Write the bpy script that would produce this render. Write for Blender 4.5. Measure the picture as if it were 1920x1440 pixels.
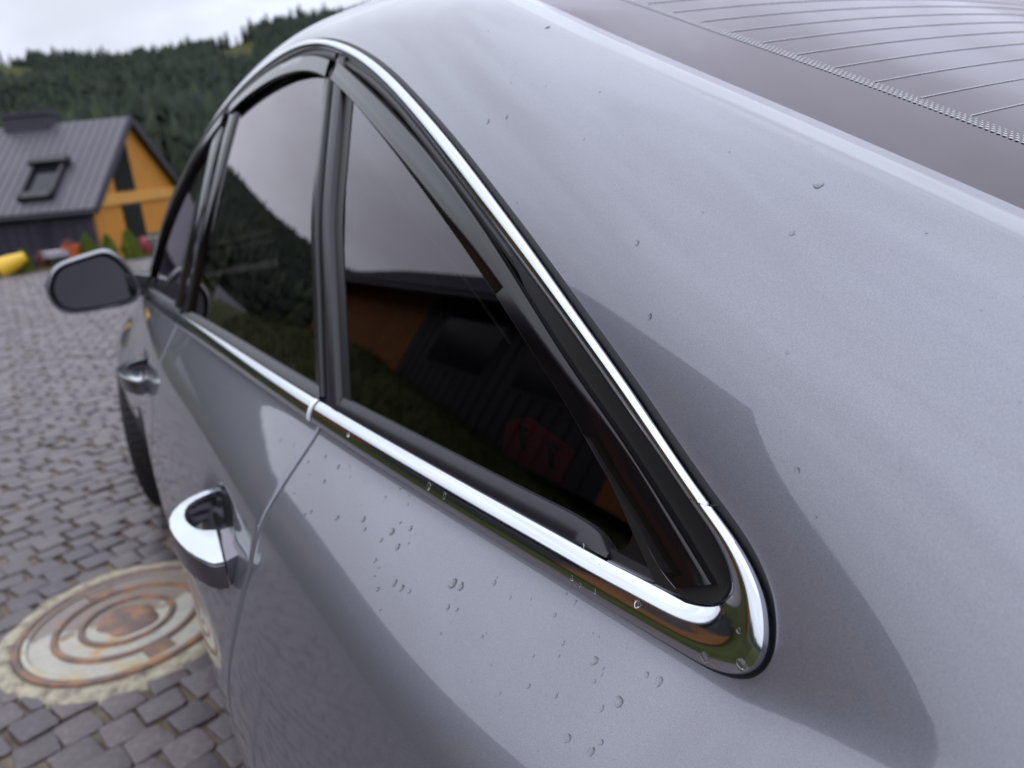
import bpy, bmesh, math, random
import numpy as np
from mathutils import Vector, Matrix, Euler
random.seed(7); rng = np.random.default_rng(11)
SC = bpy.context.scene
COL = SC.collection
for o in list(bpy.data.objects): bpy.data.objects.remove(o)

# ------------------------------------------------------------------ camera
cd = bpy.data.cameras.new('camera'); cam = bpy.data.objects.new('camera', cd); COL.objects.link(cam)
SC.camera = cam
CAM = np.array([-0.233620, 1.049917, 1.241909]); YAW, PIT, ROL = -0.502647, -0.296998, -0.089951
_f = np.array([math.cos(PIT)*math.cos(YAW), math.cos(PIT)*math.sin(YAW), math.sin(PIT)])
_r = np.cross(_f, [0, 0, 1]); _r /= np.linalg.norm(_r); _u = np.cross(_r, _f)
_c, _s = math.cos(ROL), math.sin(ROL)
_r, _u = _c*_r+_s*_u, -_s*_r+_c*_u
cam.matrix_world = Matrix(((_r[0], _u[0], -_f[0], CAM[0]), (_r[1], _u[1], -_f[1], CAM[1]), (_r[2], _u[2], -_f[2], CAM[2]), (0, 0, 0, 1)))
cd.sensor_width = 36; cd.lens = 1442/1920*36
cd.clip_start = .01; cd.clip_end = 5000
cd.dof.use_dof = True; cd.dof.focus_distance = .475; cd.dof.aperture_fstop = 7.0

# ------------------------------------------------------------------ sky, sun, exposure
W = bpy.data.worlds.new('World'); SC.world = W; W.use_nodes = True
nt = W.node_tree; nt.nodes.clear()
SUN_EL, SUN_AZ = math.radians(55), math.radians(70)
def N(t, **k):
    n = nt.nodes.new(t)
    for a, b in k.items(): setattr(n, a, b)
    return n
out = N('ShaderNodeOutputWorld'); bg = N('ShaderNodeBackground'); bg.inputs['Strength'].default_value = .1
sky = N('ShaderNodeTexSky', sky_type='NISHITA', sun_disc=False, sun_elevation=SUN_EL, sun_rotation=math.pi/2-SUN_AZ)
tc = N('ShaderNodeTexCoord'); sep = N('ShaderNodeSeparateXYZ')
nt.links.new(tc.outputs['Generated'], sep.inputs[0])
# overcast sky: brighter overhead than at the horizon, all the way round, broken by cloud
grad = N('ShaderNodeMapRange', interpolation_type='LINEAR'); grad.inputs['From Min'].default_value = 0.0; grad.inputs['From Max'].default_value = 1.0
grad.inputs['To Min'].default_value = 9.5; grad.inputs['To Max'].default_value = 22.0
nt.links.new(sep.outputs['Z'], grad.inputs['Value'])
mp = N('ShaderNodeMapping'); mp.inputs['Scale'].default_value = (1, 1, 2.6)
nt.links.new(tc.outputs['Generated'], mp.inputs[0])
nz = N('ShaderNodeTexNoise'); nz.inputs['Scale'].default_value = 2.6; nz.inputs['Detail'].default_value = 6; nz.inputs['Roughness'].default_value = .5; nz.inputs['Distortion'].default_value = .35
nt.links.new(mp.outputs[0], nz.inputs['Vector'])
cr = N('ShaderNodeMapRange', interpolation_type='SMOOTHSTEP'); cr.inputs['From Min'].default_value = .30; cr.inputs['From Max'].default_value = .70
cr.inputs['To Min'].default_value = .78; cr.inputs['To Max'].default_value = 1.14
nt.links.new(nz.outputs['Fac'], cr.inputs['Value'])
mul = N('ShaderNodeMath', operation='MULTIPLY'); nt.links.new(grad.outputs[0], mul.inputs[0]); nt.links.new(cr.outputs[0], mul.inputs[1])
ccol = N('ShaderNodeValToRGB'); ccol.color_ramp.elements[0].position = .3; ccol.color_ramp.elements[0].color = (.85, .875, 1, 1)
ccol.color_ramp.elements[1].position = .75; ccol.color_ramp.elements[1].color = (.77, .87, 1, 1)
nt.links.new(nz.outputs['Fac'], ccol.inputs[0])
vm = N('ShaderNodeVectorMath', operation='SCALE'); nt.links.new(ccol.outputs[0], vm.inputs[0]); nt.links.new(mul.outputs[0], vm.inputs['Scale'])
sv = N('ShaderNodeVectorMath', operation='SCALE'); nt.links.new(sky.outputs[0], sv.inputs[0]); sv.inputs['Scale'].default_value = .10
add = N('ShaderNodeVectorMath', operation='ADD'); nt.links.new(vm.outputs[0], add.inputs[0]); nt.links.new(sv.outputs[0], add.inputs[1])
nt.links.new(add.outputs[0], bg.inputs['Color']); nt.links.new(bg.outputs[0], out.inputs['Surface'])
sd = bpy.data.lights.new('sun', 'SUN'); sd.energy = .6; sd.angle = math.radians(140); sd.color = (1, .97, .93)
so = bpy.data.objects.new('sun', sd); COL.objects.link(so)
so.rotation_euler = Vector((-math.cos(SUN_EL)*math.cos(SUN_AZ), -math.cos(SUN_EL)*math.sin(SUN_AZ), -math.sin(SUN_EL))).to_track_quat('-Z', 'Y').to_euler()
SC.view_settings.view_transform = 'Standard'; SC.view_settings.look = 'None'
SC.view_settings.exposure = -.08; SC.view_settings.gamma = 1; SC.view_settings.use_curve_mapping = False

# ------------------------------------------------------------------ materials
class MatB:
    def __init__(s, name):
        s.m = bpy.data.materials.new(name); s.m.use_nodes = True; s.nt = s.m.node_tree
        s.b = s.nt.nodes['Principled BSDF']; s.tc = None
    def n(s, t, **k):
        n = s.nt.nodes.new(t)
        for a, b in k.items(): setattr(n, a, b)
        return n
    def l(s, a, b): s.nt.links.new(a, b)
    def set(s, **k):
        for a, v in k.items(): s.b.inputs[a.replace('_', ' ')].default_value = v
        return s
    def coords(s, obj=True):
        if not s.tc: s.tc = s.n('ShaderNodeTexCoord')
        return s.tc.outputs['Object' if obj else 'Generated']
    def noise(s, scale, detail=4, rough=.55, vec=None):
        t = s.n('ShaderNodeTexNoise'); t.inputs['Scale'].default_value = scale; t.inputs['Detail'].default_value = detail; t.inputs['Roughness'].default_value = rough
        s.l(vec if vec is not None else s.coords(), t.inputs['Vector']); return t.outputs['Fac']
    def ramp(s, fac, stops):
        r = s.n('ShaderNodeValToRGB'); e = r.color_ramp.elements
        while len(e) < len(stops): e.new(.5)
        for q, (p, c) in zip(e, stops): q.position = p; q.color = (*c, 1)
        s.l(fac, r.inputs[0]); return r.outputs[0]
    def mixc(s, fac, a, b, mode='MIX'):
        m = s.n('ShaderNodeMix', data_type='RGBA', blend_type=mode)
        for i, v in ((0, fac), (6, a), (7, b)):
            if hasattr(v, 'links') or isinstance(v, bpy.types.NodeSocket): s.l(v, m.inputs[i])
            else: m.inputs[i].default_value = (*v, 1) if isinstance(v, tuple) else v
        return m.outputs[2]
    def color(s, sock): s.l(sock, s.b.inputs['Base Color']); return s
    def bump(s, h, strength=.3, dist=.01):
        b = s.n('ShaderNodeBump'); b.inputs['Strength'].default_value = strength; b.inputs['Distance'].default_value = dist
        s.l(h, b.inputs['Height']); s.l(b.outputs[0], s.b.inputs['Normal']); return s
    def rand(s): return s.n('ShaderNodeObjectInfo').outputs['Random']
def simple(name, c, rough=.5, metal=0, var=0, scale=20, **k):
    m = MatB(name); m.set(Base_Color=(*c, 1), Roughness=rough, Metallic=metal, **k)
    if var:
        f = m.noise(scale); m.color(m.ramp(f, [(.3, tuple(x*(1-var) for x in c)), (.7, tuple(min(1, x*(1+var)) for x in c))]))
    return m

M = {}
# silver metallic paint: fine flakes under a clear coat
p = MatB('silver_paint'); f = p.noise(2200, 1, .5); g = p.noise(9, 3)
base = p.ramp(f, [(.25, (.138, .135, .161)), (.5, (.184, .181, .214)), (.75, (.242, .240, .281))])
dust = p.noise(34, 5, .65); dr_ = p.n('ShaderNodeMapRange'); p.l(dust, dr_.inputs['Value']); dr_.inputs['From Min'].default_value = .45; dr_.inputs['From Max'].default_value = .8; dr_.inputs['To Min'].default_value = .018; dr_.inputs['To Max'].default_value = .075; p.l(dr_.outputs[0], p.b.inputs['Coat Roughness'])
p.color(base); p.set(Metallic=.72, Roughness=.42, Coat_Weight=1, Coat_Roughness=.02, Coat_IOR=1.62)
M['paint'] = p.m
m = simple('chrome', (.60, .62, .665), .085, 1); f = m.noise(260, 3); m.bump(f, .012, .0005); M['chrome'] = m.m
m = simple('handle_chrome', (.60, .625, .665), .13, 1); M['satin_chrome'] = m.m
M['handle_ground_tone'] = simple('handle_ground_reflection', (.20, .185, .21), .2, 1).m  # metal darkened: the ground's reflection on the handle's lower faces put into colour
M['end_sky_white'] = simple('sky_bright_end_cap', (.92, .93, .94), .5, .6).m  # sky reflection on the trim end put into a paler metal
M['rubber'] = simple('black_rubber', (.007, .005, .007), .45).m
M['seal'] = simple('satin_seal', (.010, .0075, .012), .36, 0, .25, 60).m
M['gloss_black'] = simple('gloss_black_plastic', (.004, .003, .004), .09).m
M['smoke'] = simple('smoked_plastic', (.0035, .0022, .003), .10, 0).m
M['void'] = simple('dark_cavity', (.004, .004, .005), .9).m
M['groove'] = simple('groove_plastic', (.004, .0025, .0035), .42).m
M['frit'] = simple('ceramic_frit', (.007, .005, .007), .22).m
def glass(name, tint, ior=1.52, gc=(1, .945, .99)):
    m = MatB(name); nt_ = m.nt; nt_.nodes.remove(m.b)
    o = nt_.nodes['Material Output']; tr = m.n('ShaderNodeBsdfTransparent'); tr.inputs[0].default_value = (*tint, 1)
    gl = m.n('ShaderNodeBsdfGlossy'); gl.inputs['Roughness'].default_value = .004; gl.inputs['Color'].default_value = (*gc, 1)
    fr = m.n('ShaderNodeFresnel'); fr.inputs['IOR'].default_value = ior
    mx = m.n('ShaderNodeMixShader'); m.l(fr.outputs[0], mx.inputs[0]); m.l(tr.outputs[0], mx.inputs[1]); m.l(gl.outputs[0], mx.inputs[2]); m.l(mx.outputs[0], o.inputs['Surface'])
    return m.m
M['glass'] = glass('tinted_glass', (.11, .095, .095), 1.78)
M['quarter_glass'] = glass('quarter_glass', (.26, .22, .22), 1.72)
M['rear_glass'] = glass('rear_window_glass', (.30, .27, .29), 1.80, (1, .92, .99))
m = simple('heating_wire', (.52, .52, .54), .4); M['wire'] = m.m
m = MatB('water'); m.set(Base_Color=(1, 1, 1, 1), Roughness=.0, IOR=1.33, Transmission_Weight=1.0); M['water'] = m.m
m = simple('mirror_glass', (.052, .050, .056), .03, 1); M['mirror'] = m.m
M['tyre'] = simple('tyre_rubber', (.016, .014, .016), .72, 0, .3, 40).m
M['rim'] = simple('alloy', (.45, .45, .47), .25, 1).m
M['cabin'] = simple('cabin_trim', (.010, .009, .010), .8).m
M['lining'] = simple('lining_edge', (.30, .30, .31), .6).m
M['red'] = simple('red_card', (.40, .026, .016), .5).m
M['amber'] = simple('amber_lens', (.8, .30, .03), .2).m
# setts: weathered dark basalt/concrete, each stone its own tone
m = MatB('sett_stone'); r = m.rand(); f = m.noise(55, 6, .65); g = m.noise(420, 3, .7); lo = m.noise(1.2, 3)
c1 = m.ramp(f, [(.28, (.060, .050, .054)), (.52, (.100, .085, .089)), (.78, (.165, .143, .142))])
c2 = m.mixc(r, (.78, .77, .82), (1.22, 1.18, 1.16)); c3 = m.mixc(1.0, m.mixc(1.0, c1, c2, 'MULTIPLY'), (1.04, .965, .955), 'MULTIPLY')
m.color(c3); m.set(Roughness=.42, Specular_IOR_Level=.6)
h = m.n('ShaderNodeMath', operation='ADD'); m.l(f, h.inputs[0]); hm = m.n('ShaderNodeMath', operation='MULTIPLY'); m.l(g, hm.inputs[0]); hm.inputs[1].default_value = .4; m.l(hm.outputs[0], h.inputs[1])
m.bump(h.outputs[0], .55, .004); M['sett'] = m.m
m = MatB('joint_sand'); f = m.noise(160, 5, .7); lo = m.noise(7, 3)
c = m.ramp(f, [(.25, (.10, .08, .06)), (.55, (.22, .175, .13)), (.8, (.36, .30, .24))]); d = m.ramp(lo, [(.38, (.40, .36, .35)), (.6, (1, .97, .92))])
m.color(m.mixc(1.0, c, d, 'MULTIPLY')); m.set(Roughness=.8); m.bump(f, .8, .006); M['sand'] = m.m
m = MatB('cast_iron_rust'); f = m.noise(16, 6, .6); g = m.noise(120, 4)
c = m.ramp(f, [(.30, (.105, .070, .062)), (.50, (.175, .105, .08)), (.62, (.33, .155, .07)), (.78, (.24, .17, .145))])
m.color(m.mixc(.25, c, m.ramp(g, [(.3, (.5, .5, .5)), (.7, (1.3, 1.3, 1.3))]), 'MULTIPLY')); m.set(Roughness=.5); m.bump(g, .5, .003); M['iron'] = m.m
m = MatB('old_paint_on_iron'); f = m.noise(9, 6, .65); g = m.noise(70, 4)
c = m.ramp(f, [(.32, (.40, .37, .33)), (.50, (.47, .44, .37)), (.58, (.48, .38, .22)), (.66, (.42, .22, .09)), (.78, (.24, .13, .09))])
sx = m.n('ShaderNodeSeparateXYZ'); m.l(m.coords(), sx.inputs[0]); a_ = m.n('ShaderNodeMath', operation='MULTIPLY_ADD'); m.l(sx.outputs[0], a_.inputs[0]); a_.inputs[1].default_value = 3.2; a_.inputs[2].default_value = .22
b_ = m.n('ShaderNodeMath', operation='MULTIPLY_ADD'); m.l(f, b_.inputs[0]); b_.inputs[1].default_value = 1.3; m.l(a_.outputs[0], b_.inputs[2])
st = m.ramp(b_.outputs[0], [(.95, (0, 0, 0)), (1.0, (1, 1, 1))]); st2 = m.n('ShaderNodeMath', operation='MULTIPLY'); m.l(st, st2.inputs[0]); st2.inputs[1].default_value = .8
c = m.mixc(st2.outputs[0], c, (.19, .135, .115))  # blends to brown towards the lid's far side, broken up by noise
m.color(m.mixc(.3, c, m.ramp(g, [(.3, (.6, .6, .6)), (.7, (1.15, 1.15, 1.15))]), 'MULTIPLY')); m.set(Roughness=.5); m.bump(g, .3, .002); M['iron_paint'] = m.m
m = MatB('mortar'); f = m.noise(26, 6, .7); g = m.noise(220, 3)
c = m.ramp(f, [(.34, (.16, .13, .105)), (.48, (.36, .315, .23)), (.64, (.50, .44, .32))]); m.color(c); m.set(Roughness=.8); m.bump(f, .6, .008); M['mortar'] = m.m
# lawn / hillside ground
m = MatB('hill_ground'); f = m.noise(.35, 5); g = m.noise(6, 4, .7); big = m.noise(.012, 4)
c = m.ramp(g, [(.3, (.032, .036, .011)), (.6, (.068, .074, .026)), (.8, (.110, .106, .048))]); d = m.ramp(f, [(.35, (.7, .75, .7)), (.65, (1.15, 1.1, 1.0))])
m.color(m.mixc(1.0, c, d, 'MULTIPLY')); m.set(Roughness=.9, Specular_IOR_Level=.1); m.bump(g, .8, .08); M['lawn'] = m.m
m = MatB('spruce'); r = m.rand(); f = m.noise(.55, 4, .7); at = m.n('ShaderNodeAttribute', attribute_name='tone')
c = m.ramp(f, [(.3, (.017, .022, .0175)), (.55, (.030, .038, .026)), (.75, (.050, .060, .034))]); tn = m.ramp(at.outputs['Fac'], [(0, (.75, .85, .95)), (.7, (1.15, 1.15, 1.1)), (1, (2.1, 2.2, 1.3))])
m.color(m.mixc(1.0, c, tn, 'MULTIPLY')); m.set(Roughness=.85, Specular_IOR_Level=.15); M['spruce'] = m.m
M['bark'] = simple('bark', (.06, .045, .035), .9, 0, .3, 8).m
m = MatB('larch_planks'); f = m.noise(3, 4); mpn = m.n('ShaderNodeMapping'); mpn.inputs['Scale'].default_value = (9, 9, .7); m.l(m.coords(), mpn.inputs[0]); g = m.noise(2.2, 5, .6, mpn.outputs[0])
m.color(m.ramp(g, [(.3, (.50, .185, .022)), (.55, (.62, .25, .035)), (.75, (.70, .31, .055))])); m.set(Roughness=.55); M['larch'] = m.m
M['larch_dark'] = simple('dark_boards', (.27, .095, .018), .7, 0, .25, 2).m  # darker orange than the larch planks
M['larch_light'] = simple('larch_trim', (.70, .33, .075), .55, 0, .1, 3).m
M['roof_metal'] = simple('seam_metal', (.080, .071, .090), .45, 0, .10, .6).m
M['dark_metal'] = simple('dark_cladding', (.044, .036, .060), .5, 0, .15, .8).m
M['house_glass'] = simple('house_glass', (.016, .016, .022), .12, Specular_IOR_Level=.25).m
M['dark_frame'] = simple('dark_frame', (.020, .017, .022), .5).m
m = MatB('thuja'); f = m.noise(9, 4, .7); m.color(m.ramp(f, [(.3, (.05, .085, .008)), (.6, (.13, .19, .014)), (.8, (.22, .29, .03))])); m.set(Roughness=.8); M['thuja'] = m.m
M['yellow'] = simple('yellow_plastic', (.78, .47, .03), .4).m
M['orange'] = simple('orange_plastic', (.50, .10, .02), .5).m
M['grey_top'] = simple('grey_board', (.36, .32, .38), .6).m
M['green_drum'] = simple('green_drum', (.10, .115, .085), .6, 0, .2, 6).m
m = simple('red_leaves', (.13, .035, .035), .8, 0, .5, 14); M['red_leaf'] = m.m
M['pink'] = simple('flower_pink', (.35, .05, .08), .7, 0, .4, 12).m
M['bark_mulch'] = simple('bark_mulch', (.20, .095, .035), .9, 0, .5, 18).m
M['metal_dark'] = simple('wrought_metal', (.03, .028, .03), .5).m
# ------------------------------------------------------------------ helpers
def mesh_obj(name, V, F, mat, parent=None, smooth=True, auto=None):
    me = bpy.data.meshes.new(name); me.from_pydata([tuple(map(float, v)) for v in V], [], [tuple(map(int, f)) for f in F]); me.update()
    if smooth: me.polygons.foreach_set('use_smooth', [True]*len(me.polygons))
    mats = mat if isinstance(mat, list) else [mat]
    for q in mats: me.materials.append(q)
    o = bpy.data.objects.new(name, me); COL.objects.link(o)
    if parent: o.parent = parent
    if auto is not None: me.set_sharp_from_angle(angle=math.radians(auto))
    return o
def empty(name, label, cat, loc=(0, 0, 0), rotz=0, group=None):
    o = bpy.data.objects.new(name, None); COL.objects.link(o); o.location = loc; o.rotation_euler = (0, 0, rotz)
    o['label'] = label; o['category'] = cat; o.empty_display_size = .1
    if group: o['group'] = group
    return o
def tag(o, label, cat, group=None):
    o['label'] = label; o['category'] = cat
    if group: o['group'] = group
    return o
class Geo:
    """collects pieces that become ONE mesh"""
    def __init__(s): s.V = []; s.F = []; s.n = 0
    def add(s, V, F):
        s.V.extend([tuple(map(float, v)) for v in V]); s.F.extend([tuple(int(i)+s.n for i in f) for f in F]); s.n += len(V); return s
    def grid(s, P, flip=False, wrap=False):
        P = np.asarray(P); a, b = P.shape[:2]; F = []
        for i in range(a-1):
            for j in range(b-1 if not wrap else b):
                q = (i*b+j, (i+1)*b+j, (i+1)*b+(j+1) % b, i*b+(j+1) % b); F.append(q[::-1] if flip else q)
        return s.add(P.reshape(-1, 3), F)
    def box(s, lo, hi, M_=None):
        x0, y0, z0 = lo; x1, y1, z1 = hi
        V = np.array([(x0, y0, z0), (x1, y0, z0), (x1, y1, z0), (x0, y1, z0), (x0, y0, z1), (x1, y0, z1), (x1, y1, z1), (x0, y1, z1)], float)
        if M_ is not None: V = V @ np.array(M_)[:3, :3].T + np.array(M_)[:3, 3]
        return s.add(V, [(3, 2, 1, 0), (4, 5, 6, 7), (0, 1, 5, 4), (1, 2, 6, 5), (2, 3, 7, 6), (3, 0, 4, 7)])
    def prism(s, poly, off):
        """poly: ring of 3d points; off: extrusion vector"""
        n = len(poly); V = [np.array(q, float) for q in poly]; V += [q+np.array(off) for q in V]
        F = [tuple(range(n))[::-1], tuple(range(n, 2*n))]+[(i, (i+1) % n, n+(i+1) % n, n+i) for i in range(n)]
        return s.add(V, F)
    def tube(s, pts, rad, n=8, cap=True):
        pts = np.asarray(pts, float); k = len(pts); rad = np.full(k, rad) if np.isscalar(rad) else np.asarray(rad)
        R = []; up = np.array([0, 0, 1.])
        for i in range(k):
            t = pts[min(i+1, k-1)]-pts[max(i-1, 0)]; t /= np.linalg.norm(t)
            a = np.cross(t, up); a = np.cross(t, [0, 1, 0]) if np.linalg.norm(a) < 1e-3 else a; a /= np.linalg.norm(a); b = np.cross(t, a)
            th = np.arange(n)*2*np.pi/n; R.append(pts[i]+rad[i]*(np.cos(th)[:, None]*a+np.sin(th)[:, None]*b))
        base = s.n; s.grid(np.array(R), wrap=True)
        if cap: s.F.append(tuple(base+j for j in range(n))); s.F.append(tuple(base+(k-1)*n+j for j in range(n))[::-1])
        return s
    def lathe(s, prof, n=48, c=(0, 0, 0)):
        th = np.arange(n)*2*np.pi/n; P = np.array([[(c[0]+r*math.cos(t), c[1]+r*math.sin(t), c[2]+z) for t in th] for r, z in prof])
        return s.grid(P, flip=True, wrap=True)
    def obj(s, name, mat, parent=None, smooth=False, auto=None): return mesh_obj(name, s.V, s.F, mat, parent, smooth, auto)

# ------------------------------------------------------------------ car body surface (x forward, y left, z up; metres)
YC=.06
def nspline(xs,ys):
    xs=np.asarray(xs,float);ys=np.asarray(ys,float);n=len(xs);h=np.diff(xs)
    A=np.eye(n);r=np.zeros(n)
    for i in range(1,n-1):
        A[i,i-1]=h[i-1];A[i,i]=2*(h[i-1]+h[i]);A[i,i+1]=h[i]
        r[i]=6*((ys[i+1]-ys[i])/h[i]-(ys[i]-ys[i-1])/h[i-1])
    m=np.linalg.solve(A,r)
    def f(x):
        x=np.asarray(x,float);i=np.clip(np.searchsorted(xs,x)-1,0,n-2)
        a=(xs[i+1]-x)/h[i];b=1-a
        y=a*ys[i]+b*ys[i+1]+((a**3-a)*m[i]+(b**3-b)*m[i+1])*h[i]**2/6
        lo=ys[0]+(x-xs[0])*((ys[1]-ys[0])/h[0]-h[0]*(2*m[0]+m[1])/6)
        hi=ys[-1]+(x-xs[-1])*((ys[-1]-ys[-2])/h[-1]+h[-1]*(2*m[-1]+m[-2])/6)
        return np.where(x<xs[0],lo,np.where(x>xs[-1],hi,y))
    return f
ZC=.862
_k=nspline([-1.2,-.5,-.1,.18,.4,.57,.76,1.07,1.43,2.0,2.5,4],[.45,.52,.60,.70,.60,.52,.43,.33,.29,.22,.2,.2])
def yb(x): 
    x=np.asarray(x,float);d=x-1.4
    return .880-.041*d*d*np.where(x<-.2,1,1)
def soft(x): return .0045+.022/(1+np.exp((np.asarray(x)+.20)/.045))
def _sp(q,s):
    t=q/s
    return np.where(t>30,t,np.log1p(np.exp(np.minimum(t,30))))*s
def S2(x,z):
    x=np.asarray(x,float);z=np.asarray(z,float);h=z-.97
    s=soft(x);z0=.966+.011*(1-np.exp(-_sp(-x-.004,.007)*.40/.011))
    u=np.clip((.045-x)/.20,0,1);A=.26*u*u*(3-2*u)
    return yb(x)-.36*h-np.where(h>0,.16*h*h,0)-A*(z-1.045)+1.19*_k(x)*(_sp(z0-z,s)-1.0*_sp(.8835-z,.007+s*.8))
_B=nspline([.18,.24,.30,.38,.46,.55,.64,.70,.75,.80,.84,.862],[-.045,-.010,.012,.032,.047,.059,.064,.0595,.045,.0255,.009,0])
_g=nspline([-1.2,0,.57,1.0,1.5,2.1,2.6,3.0,4],[0,0,0,-.010,-.017,-.008,.045,.052,.04])
def low(x,z):
    b=_B(z);w=np.clip((ZC-np.asarray(z))/.16,0,1);return S2(x,ZC)+b+_g(x)*w*w*(3-2*w)
_ZL=nspline([-.3,0,.6,1.0,1.55,2.0,2.40,3.0,3.6,4],[.9695,.9695,.9695,.968,.952,.930,.902,.85,.79,.75])
UO=[(-.0060,.992),(-.0035,1.006),(.002,1.0135),(.009,1.0215),(.017,1.0285),(.027,1.0355),(.046,1.0465),(.067,1.0585),(.12,1.0905),(.169,1.1185),(.214,1.1435),(.266,1.1720),(.305,1.1925),(.401,1.2410),(.523,1.2965),(.591,1.3245),(.699,1.3615),(.76,1.3785),(.825,1.3935),(.894,1.4055),(.966,1.4130),(1.04,1.4155),(1.12,1.4135),(1.205,1.4060),(1.30,1.3935),(1.41,1.374),(1.6,1.333),(1.8,1.275),(2.0,1.190),(2.15,1.105),(2.28,1.015),(2.40,.915)]
_ZU=nspline([p[0] for p in UO[2:]],[p[1] for p in UO[2:]])
_zk=nspline([-1.1,-.8,-.5,-.30,-.15,0,.2,.42,.55,.7,.9,1.1,1.4,1.65,1.9,2.2,2.45,2.7,3.1,3.6,3.9],[.985,1.005,1.035,1.075,1.123,1.184,1.266,1.353,1.402,1.437,1.457,1.459,1.446,1.415,1.333,1.175,1.03,.965,.925,.85,.74])
_yk=nspline([-1.1,-.6,-.2,.42,.6,.8,1.4,1.7,2.0,2.3,2.6,3.2,3.9],[.60,.63,.632,.63,.615,.600,.60,.60,.62,.68,.74,.74,.66])
_ka=nspline([-1.1,0,.42,.7,1.0,1.6,2.0,2.4,3,3.9],[16,20,20,18,15,15,16,14,10,20])
def zin(x,y):
    x=np.asarray(x,float)
    cr=np.interp(x,[-.9,-.3,-.1,.45,.7,1,1.7,2.2,2.6,3.9],[.02,.025,.032,.032,.022,.02,.022,.06,.05,.05])
    q=(np.asarray(y)-YC)/(_yk(x)-YC)
    return _zk(x)+cr*(1-q*q)
_zr=nspline([-1.1,-.5,-.25,-.1,0,.06,.12,.169,.22,.305,.401,.523,.65,.76,.894,1.04,1.205,1.41,1.6,1.8,2.0,2.15,2.28,2.45,2.8,3.2,3.9],
 [.94,.982,.988,1.000,1.034,1.065,1.097,1.1245,1.152,1.198,1.246,1.301,1.352,1.384,1.411,1.421,1.412,1.380,1.339,1.281,1.196,1.111,1.021,.915,.87,.83,.70])
def up(x,v):
    x=np.asarray(x,float);zu=_zr(x);y0=S2(x,zu);e=1e-4
    t0y=(S2(x,zu+e)-S2(x,zu-e))/(2*e);n=np.sqrt(1+t0y**2);t0y,t0z=t0y/n,1/n
    y1=_yk(x);z1=_zk(x);L=np.hypot(y1-y0,z1-zu)*1.15
    a=np.radians(_ka(x));t1y,t1z=-np.cos(a),np.sin(a)
    h00=2*v**3-3*v**2+1;h10=v**3-2*v**2+v;h01=-2*v**3+3*v**2;h11=v**3-v**2
    return h00*y0+h10*L*t0y+h01*y1+h11*L*t1y, h00*zu+h10*L*t0z+h01*z1+h11*L*t1z

def mirror_y(P): P = np.array(P, float); P[..., 1] = 2*YC-P[..., 1]; return P
def on_side(x, z, off=0.):
    """point on the flank at (x, z), pushed out along its normal"""
    x = np.asarray(x, float); z = np.asarray(z, float); e = 1e-4; y = S2(x, z)
    n = np.stack([-(S2(x+e, z)-S2(x-e, z))/2/e, np.ones_like(y), -(S2(x, z+e)-S2(x, z-e))/2/e], -1)
    n /= np.linalg.norm(n, axis=-1, keepdims=True)
    return np.stack([x, y, z], -1)+n*np.asarray(off)[..., None]
def curve(pts, n, k=None):
    pts = np.asarray(pts, float); d = np.r_[0, np.cumsum(np.linalg.norm(np.diff(pts, axis=0), axis=1))]
    t = np.linspace(0, d[-1], n) if k is None else np.interp(k, np.linspace(0, 1, 2), [0, d[-1]])
    return np.stack([nspline(d, pts[:, i])(t) for i in range(pts.shape[1])], -1)
# window-opening loops in (x, z), front -> along the sill -> rear tip -> along the roof -> front
LOOP_O = [(x, float(_ZL(x))) for x in (2.40, 2.2, 2.0, 1.75, 1.5, 1.25, 1.0, .8, .6, .45, .32, .22, .15, .1, .065)]+[(.040, .9697), (.022, .9708), (.0105, .9733), (.002, .9772), (-.0038, .9835), (-.006, .992), (-.0048, .9995), (-.002, 1.0065)]+UO[2:]
LOOP_I = [(x, float(_ZL(x))+.0245-.003*max(0, x-1)) for x in (2.37, 2.2, 2.0, 1.75, 1.5, 1.25, 1.0, .8, .6, .45, .32, .22, .15, .11)]+[(.085, .9945), (.064, .9948), (.048, .9958), (.0365, .9985), (.0295, 1.0030), (.0265, 1.0085), (.0268, 1.0145), (.031, 1.0215), (.038, 1.028), (.048, 1.035), (.062, 1.043), (.088, 1.0585), (.115, 1.0735), (.16, 1.0985), (.205, 1.1230), (.255, 1.1490), (.294, 1.1690), (.355, 1.2000), (.43, 1.2370), (.51, 1.2745), (.577, 1.3035), (.629, 1.3240), (.685, 1.3440), (.746, 1.3625), (.797, 1.3755), (.846, 1.3865), (.918, 1.3975), (.992, 1.4030), (1.06, 1.4035), (1.153, 1.3990), (1.25, 1.3900), (1.386, 1.370), (1.6, 1.323), (1.8, 1.263), (2.0, 1.177), (2.15, 1.091), (2.27, 1.001), (2.35, .925)]
def dense(pts, n=6000):
    pts = np.asarray(pts, float); d = np.r_[0, np.cumsum(np.linalg.norm(np.diff(pts, axis=0), axis=1))]; t = np.linspace(0, d[-1], n)
    return np.stack([nspline(d, pts[:, i])(t) for i in range(2)], -1)
DO, DI = dense(LOOP_O), dense(LOOP_I)
def offs2(P, o):
    T = np.gradient(P, axis=0); T /= np.linalg.norm(T, axis=1)[:, None]; Nn = np.stack([T[:, 1], -T[:, 0]], 1)
    return P-Nn*np.asarray(o)[:, None]      # positive = outward of the opening
tipO = int(DO[:, 0].argmin()); tipI = int(DI[:, 0].argmin())
_s = np.arange(len(DO)); _w = 1/(1+np.exp(-(_s-tipO)/40.))
_sgn = 1 if (offs2(DO, np.full(len(DO), .01))[0, 1] < DO[0, 1]) else -1
HOLE = offs2(DO, _sgn*(.0009+.0030*_w))
tipH = int(HOLE[:, 0].argmin()); XT, ZT = HOLE[tipH]
def zlo(x): q = HOLE[:tipH+1][::-1]; return np.interp(x, q[:, 0], q[:, 1])
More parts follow.
